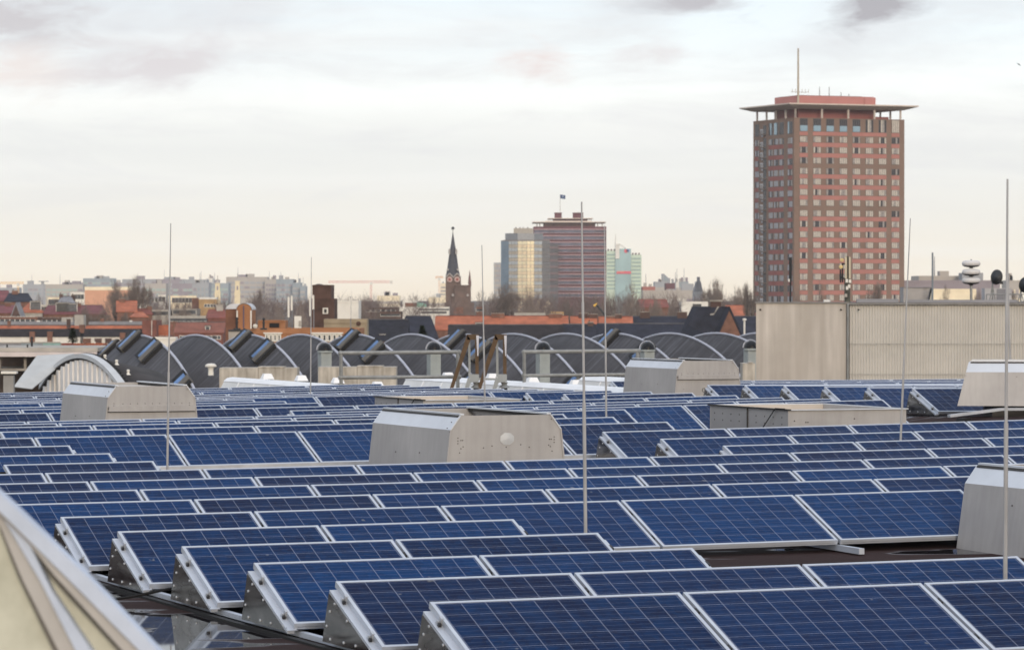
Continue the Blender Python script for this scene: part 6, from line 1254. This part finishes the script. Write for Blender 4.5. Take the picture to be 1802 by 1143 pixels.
for y in (463, 478.2, 493.2):
    m1 = MB(); Rr = 16.3 * k; h = 4.9 * k; pf = [(Rr * .18, -h * 1.5), (Rr * .75, -h * 1.02), (Rr * .95, -h * .62), (Rr, -h * .1), (Rr * .985, h * .35), (Rr * .88, h * .85), (Rr * .6, h * 1.08), (0, h * 1.15)]; m1.lathe([(a, b + zz(y)) for a, b in pf], 32); m1.build('disc', mat('disc_white', (.60, .585, .58), .5, var=.03), r_, smooth=True)
    m1 = MB(); m1.lathe([(Rr * .30, zz(y) - h * 1.75), (Rr * .14, zz(y) - h * 1.5)], 14); m1.lathe([(Rr * .93, zz(y) - h * .80), (Rr * .70, zz(y) - h * 1.16), (Rr * .3, zz(y) - h * 1.4)], 32); m1.build('underside', M_dark, r_)
m1 = MB(); m1.tube((0, 0, zz(458)), (0, 0, zz(455.8)), .03, n=6); m1.build('tip', M_galv, r_)
def dish(lab, px, py, rx, ry):
    r_, k = on_hall(px, 'satellite_dish', lab, 'satellite dish', 2.5, 'dark dishes on the beige hall'); z_ = zz(py)
    Mt = Matrix.Translation((0, -.1, z_)) @ Matrix.Rotation(radians(-48), 4, 'Z') @ Matrix.Rotation(radians(84), 4, 'X')
    m1 = MB(); m1.lathe([(ry * k, 0), (ry * .97 * k, -.03), (ry * .7 * k, -.09), (ry * .35 * k, -.13), (0, -.145)], 28, M=Mt); m1.lathe([(ry * k, .002), (ry * .7 * k, -.07), (0, -.12)], 28, M=Mt); m1.build('bowl', mat('dish_dark', (.055, .058, .062), .45, var=.1), r_, smooth=True)
    m1 = MB(); m1.tube((.02, .1, z_ - ry * .5 * k), (.12, -.5, z_ - .22), .018, n=6); m1.box(.08, .18, -.56, -.46, z_ - .26, z_ - .16); m1.build('feed_arm', M_dark, r_)
    m1 = MB(); m1.tube((-.12, .15, 0), (-.12, .15, z_ - .05), .03, n=8); m1.tube((.0, .15, 0), (-.12, .15, z_ - .25), .018, n=6); m1.tube((-.24, .15, 0), (-.12, .15, z_ - .25), .018, n=6); m1.build('stand', M_galv, r_)
dish('round dark satellite dish beside the three-disc antenna', 1753, 487.5, 9, 13.5); dish('dark satellite dish cut off by the right edge of the photo', 1803, 501, 8, 14)
r_, k = on_hall(1738, 'roof_unit', 'pale roof unit behind the round dark dish', 'roof unit', 6.0); m1 = MB(); m1.box(-5 * k, 42 * k, 0, 1.0, 0, 25 * k); m1.build('case', mat('unit_grey', (.42, .41, .42), .6), r_); m1 = MB(); m1.box(16 * k, 34 * k, -.03, -.0, 2 * k, 24 * k); m1.build('door', M_grey, r_)
r_, k = on_hall(1736, 'guard_rail', 'low thin guard rail in front of the dark dishes', 'railing', 1.6); m1 = MB(); m1.tube((0, 0, 15 * k), (90 * k, 0, 15 * k), .02, n=5); m1.build('top_rail', M_galv, r_)
for x in (0, 30, 60, 88): m1 = MB(); m1.tube((x * k, 0, 0), (x * k, 0, 15 * k), .02, n=5); m1.build('post', M_galv, r_)
# ================================================================== bare winter trees
def tree_mesh(seed, shape='round', levels=5):
    rng_ = random.Random(seed); tr, cr = MB(), MB(); H_ = 10.0
    def seg(mb_, p, q_, r0, r1, n): mb_.tube(p, q_, r0, r1, n, cap=False)
    def grow(p, d, L, r, lv):
        if lv == levels:                      # twig fan
            for _ in range(3):
                d2 = (d + Vector((rng_.gauss(0, .55), rng_.gauss(0, .55), rng_.gauss(.12, .4)))).normalized(); q_ = p + d2 * L * rng_.uniform(.5, 1.1); seg(cr, p, q_, .013, .005, 3)
                d3 = (d2 + Vector((rng_.gauss(0, .5), rng_.gauss(0, .5), rng_.gauss(.15, .35)))).normalized(); m_ = p + (q_ - p) * rng_.uniform(.3, .8); seg(cr, m_, m_ + d3 * L * .6, .007, .004, 3)
            return
        k = 2; q_ = p
        for s in range(k):
            d = (d + Vector((rng_.gauss(0, .13), rng_.gauss(0, .13), rng_.gauss(.05, .09)))).normalized(); n_ = q_ + d * L / k
            seg(tr if lv < 3 else cr, q_, n_, r * (1 - .25 * s / k), r * (1 - .25 * (s + 1) / k), 5 if lv < 3 else 3); q_ = n_
        nb = (4 if lv == 1 else 3) if lv else (5 if shape != 'pole' else 7)
        for b in range(nb):
            sp = {'round': .75, 'vase': .5, 'pole': .30, 'wide': 1.0}[shape] * (1 if lv else .95)
            a = 2 * pi * (b + rng_.random() * .6) / nb + lv; side = Vector((cos(a), sin(a), 0)); u = d.orthogonal().normalized(); v = d.cross(u)
            d2 = (d + (u * cos(a) + v * sin(a)) * sp * rng_.uniform(.7, 1.25) + Vector((0, 0, .12))).normalized()
            st = q_ if (lv == 0 and b < 3) or rng_.random() < .6 else p + (q_ - p) * rng_.uniform(.55, .95)
            grow(st, d2, L * rng_.uniform(.62, .84), r * rng_.uniform(.5, .66), lv + 1)
        if lv >= 2 and rng_.random() < .8: grow(q_, (d + Vector((rng_.gauss(0, .15), rng_.gauss(0, .15), .1))).normalized(), L * .72, r * .6, lv + 1)
    grow(Vector((0, 0, 0)), Vector((0, 0, 1)), {'round': 3.0, 'vase': 2.6, 'pole': 2.2, 'wide': 2.6}[shape], .26, 0)
    zt_ = max(v[2] for v in cr.v); xs = [abs(v[0]) for v in cr.v]; xs.sort(); wd = xs[int(len(xs) * .97)]
    return tr, cr, zt_, wd
M_bark = mat('bark', (.085, .066, .054), .95, var=.2); M_twig = mat('twigs', (.22, .175, .150), .95, var=.15, objvar=.25); M_twigr = mat('twigs_red', (.20, .145, .128), .95, var=.15, objvar=.2)
TP = {}
for key, (sd_, shp, lv) in {'a': (3, 'round', 5), 'b': (11, 'vase', 5), 'c': (23, 'wide', 5), 'd': (31, 'pole', 4)}.items():
    tr, cr, zt_, wd = tree_mesh(sd_, shp, lv); TP[key] = (tr.mesh('trunk', M_bark), cr.mesh('crown', M_twig), zt_, wd)
def tree(lab, px, top, half, Y, key='a', red=False, rot=None, grp='bare winter trees'):
    tm, cm, zt_, wd = TP[key]; Y = FY(Y); B = at(px, 530, Y); h = zat(top, Y); w_ = half * Y / FPX
    r_ = thing('bare_tree', lab, 'tree', (B.x, B.y, 0), rot if rot is not None else random.random() * 6.28, grp); s = h / zt_; r_.scale = (w_ / wd, w_ / wd, s); obj('trunk', tm, r_); obj('crown', cm, r_); return r_
T_ = [('tall upright bare tree before the orange brick block, left of two', 205, 486, 20, 460, 'b'), ('tall upright bare tree before the orange brick block, right of two', 243, 478, 26, 470, 'b'),
      ('pale bare tree left of the mansard house on the left', 72, 511, 14, 800, 'c'), ('dense brown bare tree before the maroon roof, largest there', 152, 530, 24, 425, 'a'), ('brown bare tree between the maroon and orange-red roofs', 180, 533, 18, 430, 'a'),
      ('small bare tree under the two tall upright trees', 222, 540, 16, 405, 'a'), ('bare tree left of the leftmost lightning rod foot, before lit houses', 272, 534, 18, 400, 'c'), ('dark bare tree right of the leftmost lightning rod, before the yellow school', 322, 530, 20, 405, 'a'),
      ('dark low bare tree between the leftmost rod and the round gable', 345, 545, 17, 350, 'a'), ('bare tree by the reddish tiled house left of the round gable', 300, 545, 16, 380, 'c'), ('bare tree poking above the round-gabled building', 452, 503, 9, 900, 'd'), ('bare tree behind the round gable, among far white vaults', 470, 538, 20, 330, 'a'),
      ('brown bare tree left of the white antenna panels', 495, 525, 20, 340, 'c'), ('bare tree behind the white antenna panels', 528, 520, 18, 420, 'c'), ('bare tree in front of the white rooftop block', 608, 517, 17, 470, 'c'), ('bare tree right of the white rooftop block', 640, 518, 18, 520, 'a'), ('bare tree beyond the dark slate roofs', 668, 522, 16, 560, 'c'),
      ('round-topped bare tree on the horizon right of the red crane', 722, 513, 22, 1300, 'c'), ('round-topped bare tree on the horizon left of the church', 768, 514, 14, 1300, 'c'),
      ('bare tree right of the church, partly behind the thin rod', 850, 505, 20, 700, 'c'), ('dark bare tree before the left flank of the rounded glass tower', 893, 490, 26, 520, 'b'), ('bare tree before the middle of the rounded glass tower', 922, 494, 24, 500, 'c'), ('bare tree at the foot of the plum tower, left corner', 965, 512, 20, 620, 'c'), ('bare tree at the foot of the plum tower, left of the thick rod', 1000, 517, 20, 640, 'a'), ('bare tree at the foot of the plum tower, right of the thick rod', 1043, 515, 20, 650, 'c'), ('bare tree under the right edge of the plum tower', 1072, 512, 16, 600, 'a'),
      ('dark spreading bare tree before the green tower', 1112, 489, 24, 480, 'c'), ('bare tree right of the dark spreading tree by the green tower', 1152, 512, 18, 560, 'a'), ('bare tree before the long pale low building', 1190, 520, 20, 540, 'a'), ('bare tree behind the white flat-roofed house', 1225, 522, 18, 600, 'a'), ('tall upright bare tree behind the gable house chimney', 1257, 483, 22, 640, 'b'), ('bare tree between the tall upright tree and the pink high-rise', 1300, 497, 17, 560, 'b'), ('dark bare tree against the left edge of the pink high-rise', 1322, 492, 15, 430, 'd'),
      ('bare tree over the beige hall roof before the high-rise, leftmost of three', 1395, 500, 24, 300, 'c'), ('bare tree over the beige hall roof before the high-rise, middle of three', 1438, 487, 17, 310, 'c'), ('bare tree over the beige hall roof before the high-rise, rightmost of three', 1541, 487, 16, 310, 'd'),
      ('dark bare tree left of the three-disc antenna', 1668, 493, 20, 330, 'c'), ('dark bare tree right behind the three-disc antenna', 1722, 497, 16, 330, 'a'), ('small bare tree between the two dark dishes', 1783, 502, 13, 330, 'b'), ('reddish bare tree right of the church among roofs', 872, 520, 16, 600, 'a')]
for t in T_: tree(*t)
# far brown wood between the roofs and the towers: one uncountable mass of twigs
rg = random.Random(77); m1 = MB()
for px0, px1, y0, n in ((838, 1330, 530, 85), (0, 240, 540, 30), (262, 400, 539, 36), (440, 700, 535, 66), (690, 800, 539, 16)):
    for k in range(n):
        px = rg.uniform(px0, px1); Y = rg.uniform(950, 1290); top = y0 + rg.uniform(-7, 9); B = at(px, top, Y); r0 = rg.uniform(9, 20) * Y / FPX
        for j in range(130):
            th, ph = rg.uniform(0, 2 * pi), rg.gauss(0, .5); rr = r0 * rg.random() ** .5
            p = Vector((B.x + rr * cos(th), B.y + rr * sin(th), B.z - rg.random() ** 1.3 * 12 - rr * rr / r0 * .6)); d = Vector((rg.gauss(0, .5), rg.gauss(0, .5), rg.uniform(.3, 1.2))).normalized()
            m1.tube(p, p + d * rg.uniform(1.6, 4.5), .045, .015, 3, cap=False)
o = m1.build('wood', M_twigr); tag(o, 'hazy brown mass of far bare treetops behind the roofs', 'trees', kind='stuff')
tree_ev = thing('evergreen', 'small dark green conifer beside the cream wall strip at left', 'shrub', at(128, 604, 255)); rg = random.Random(4)
def conifer(r_, h, wd):
    m1 = MB(); m1.tube((0, 0, 0), (0, 0, h), .07, .02, 6); m1.build('trunk', M_bark, r_); m1 = MB()
    for j in range(700):
        f_ = rg.random(); rr = wd * (1 - f_) * rg.random() ** .5 + .03; a = rg.uniform(0, 2 * pi); p = Vector((rr * cos(a), rr * sin(a), h * (.08 + .92 * f_))); d = Vector((cos(a), sin(a), rg.uniform(-.4, .6))) * .16; s = Vector((-sin(a), cos(a), 0)) * .06
        m1.add([p - s, p + s, p + d], [(0, 1, 2)])
    m1.build('foliage', mat('conifer', (.035, .055, .03), .9, var=.4, scale=3), r_)
conifer(tree_ev, 1.0, .35)
tree_e2 = thing('evergreen', 'small dark green conifer in front of the blue hipped roof', 'shrub', at(743, 600, 240)); conifer(tree_e2, .95, .38)
# ================================================================== bird
b_ = thing('bird', 'tiny dark bird in flight near the upper right edge', 'bird', at(1793, 113, 260)); m1 = MB(); k = 260 / FPX
m1.add([(-4.5 * k, 0, 2.2 * k), (-1.6 * k, -.05, 1.2 * k), (0, 0, .2 * k), (2.2 * k, .05, -1.0 * k), (4.6 * k, .1, -3.6 * k), (1.6 * k, .12, -1.9 * k), (-.4 * k, .1, -.9 * k), (-1.8 * k, .08, .3 * k)], [(0, 1, 7), (1, 2, 6, 7), (2, 3, 5, 6), (3, 4, 5)])
m1.add([(x, y + .03, z - .2 * k) for x, y, z in [(-1.2 * k, 0, .4 * k), (.4 * k, 0, .6 * k), (1.8 * k, 0, -.6 * k), (.2 * k, 0, -.9 * k)]], [(0, 1, 2, 3)]); m1.build('body', M_dark, b_)
# ================================================================== haze
m1 = MB(); m1.box(-3400, 3400, -40, 4200, -1, 110)
hz = m1.build('haze', None); hz.data.materials.clear(); hm = bpy.data.materials.new('haze'); hm.use_nodes = True; t = hm.node_tree; t.nodes.clear(); q = NG(t)
pv = q.n('ShaderNodeVolumePrincipled'); pv.inputs['Color'].default_value = (.93, .93, .95, 1); pv.inputs['Density'].default_value = HAZE; pv.inputs['Anisotropy'].default_value = 0.0
q.n('ShaderNodeOutputMaterial', {'Volume': pv.outputs[0]}); hz.data.materials.append(hm); tag(hz, 'thin pale winter haze over the city', 'haze', kind='stuff')
# ================================================================== labels of the panels, from what the camera sees of each
bpy.context.view_layer.update()
dg = bpy.context.evaluated_depsgraph_get(); hz.hide_viewport = False
org = Vector((0, 0, CAMZ)); byrow = {}
def sees(o, frac):
    M_ = o.matrix_world; names = {c.name for c in o.children}; n = 0
    for fx in (.04, .2, .4, .6, .8, .96):
        for fy in (.985, .9, .6, .3, .05):
            p = M_ @ (tl(PW * fx, PL * fy, .004)); px, py = project(p)
            if not (1 < px < 1801 and 1 < py < 1142): continue
            d = p - org; L = d.length; d.normalize(); s = org + d * 2.0
            for _ in range(4):
                hit, loc, nor, idx, ob, mt_ = SC.ray_cast(dg, s, d, distance=L)
                if hit and ob.name == 'haze': s = loc + d * .01; continue
                break
            if not hit or ob.name in names or (loc - org).length > L - .03: n += 1
    return n
KTH = ['first', 'second', 'third', 'fourth', 'fifth', 'sixth', 'seventh', 'eighth', 'ninth', 'tenth', 'eleventh', 'twelfth']
for o, row, blk, c in PANELS: byrow.setdefault((blk, row), []).append((c, o))
nvis = 0
for (blk, row), lst in byrow.items():
    lst.sort(key=lambda x: x[0]); vis = [(c, o) for c, o in lst if sees(o, 0)]; k = 0; nvis += len(vis)
    for c, o in lst:
        if (c, o) in vis:
            o['label'] = 'blue solar panel, %s from the left in the %s of the %s' % (KTH[k], row, blk); k += 1
        else:
            for ch in list(o.children): bpy.data.objects.remove(ch)
            bpy.data.objects.remove(o)
print('PANELS', len(PANELS), 'visible', nvis)
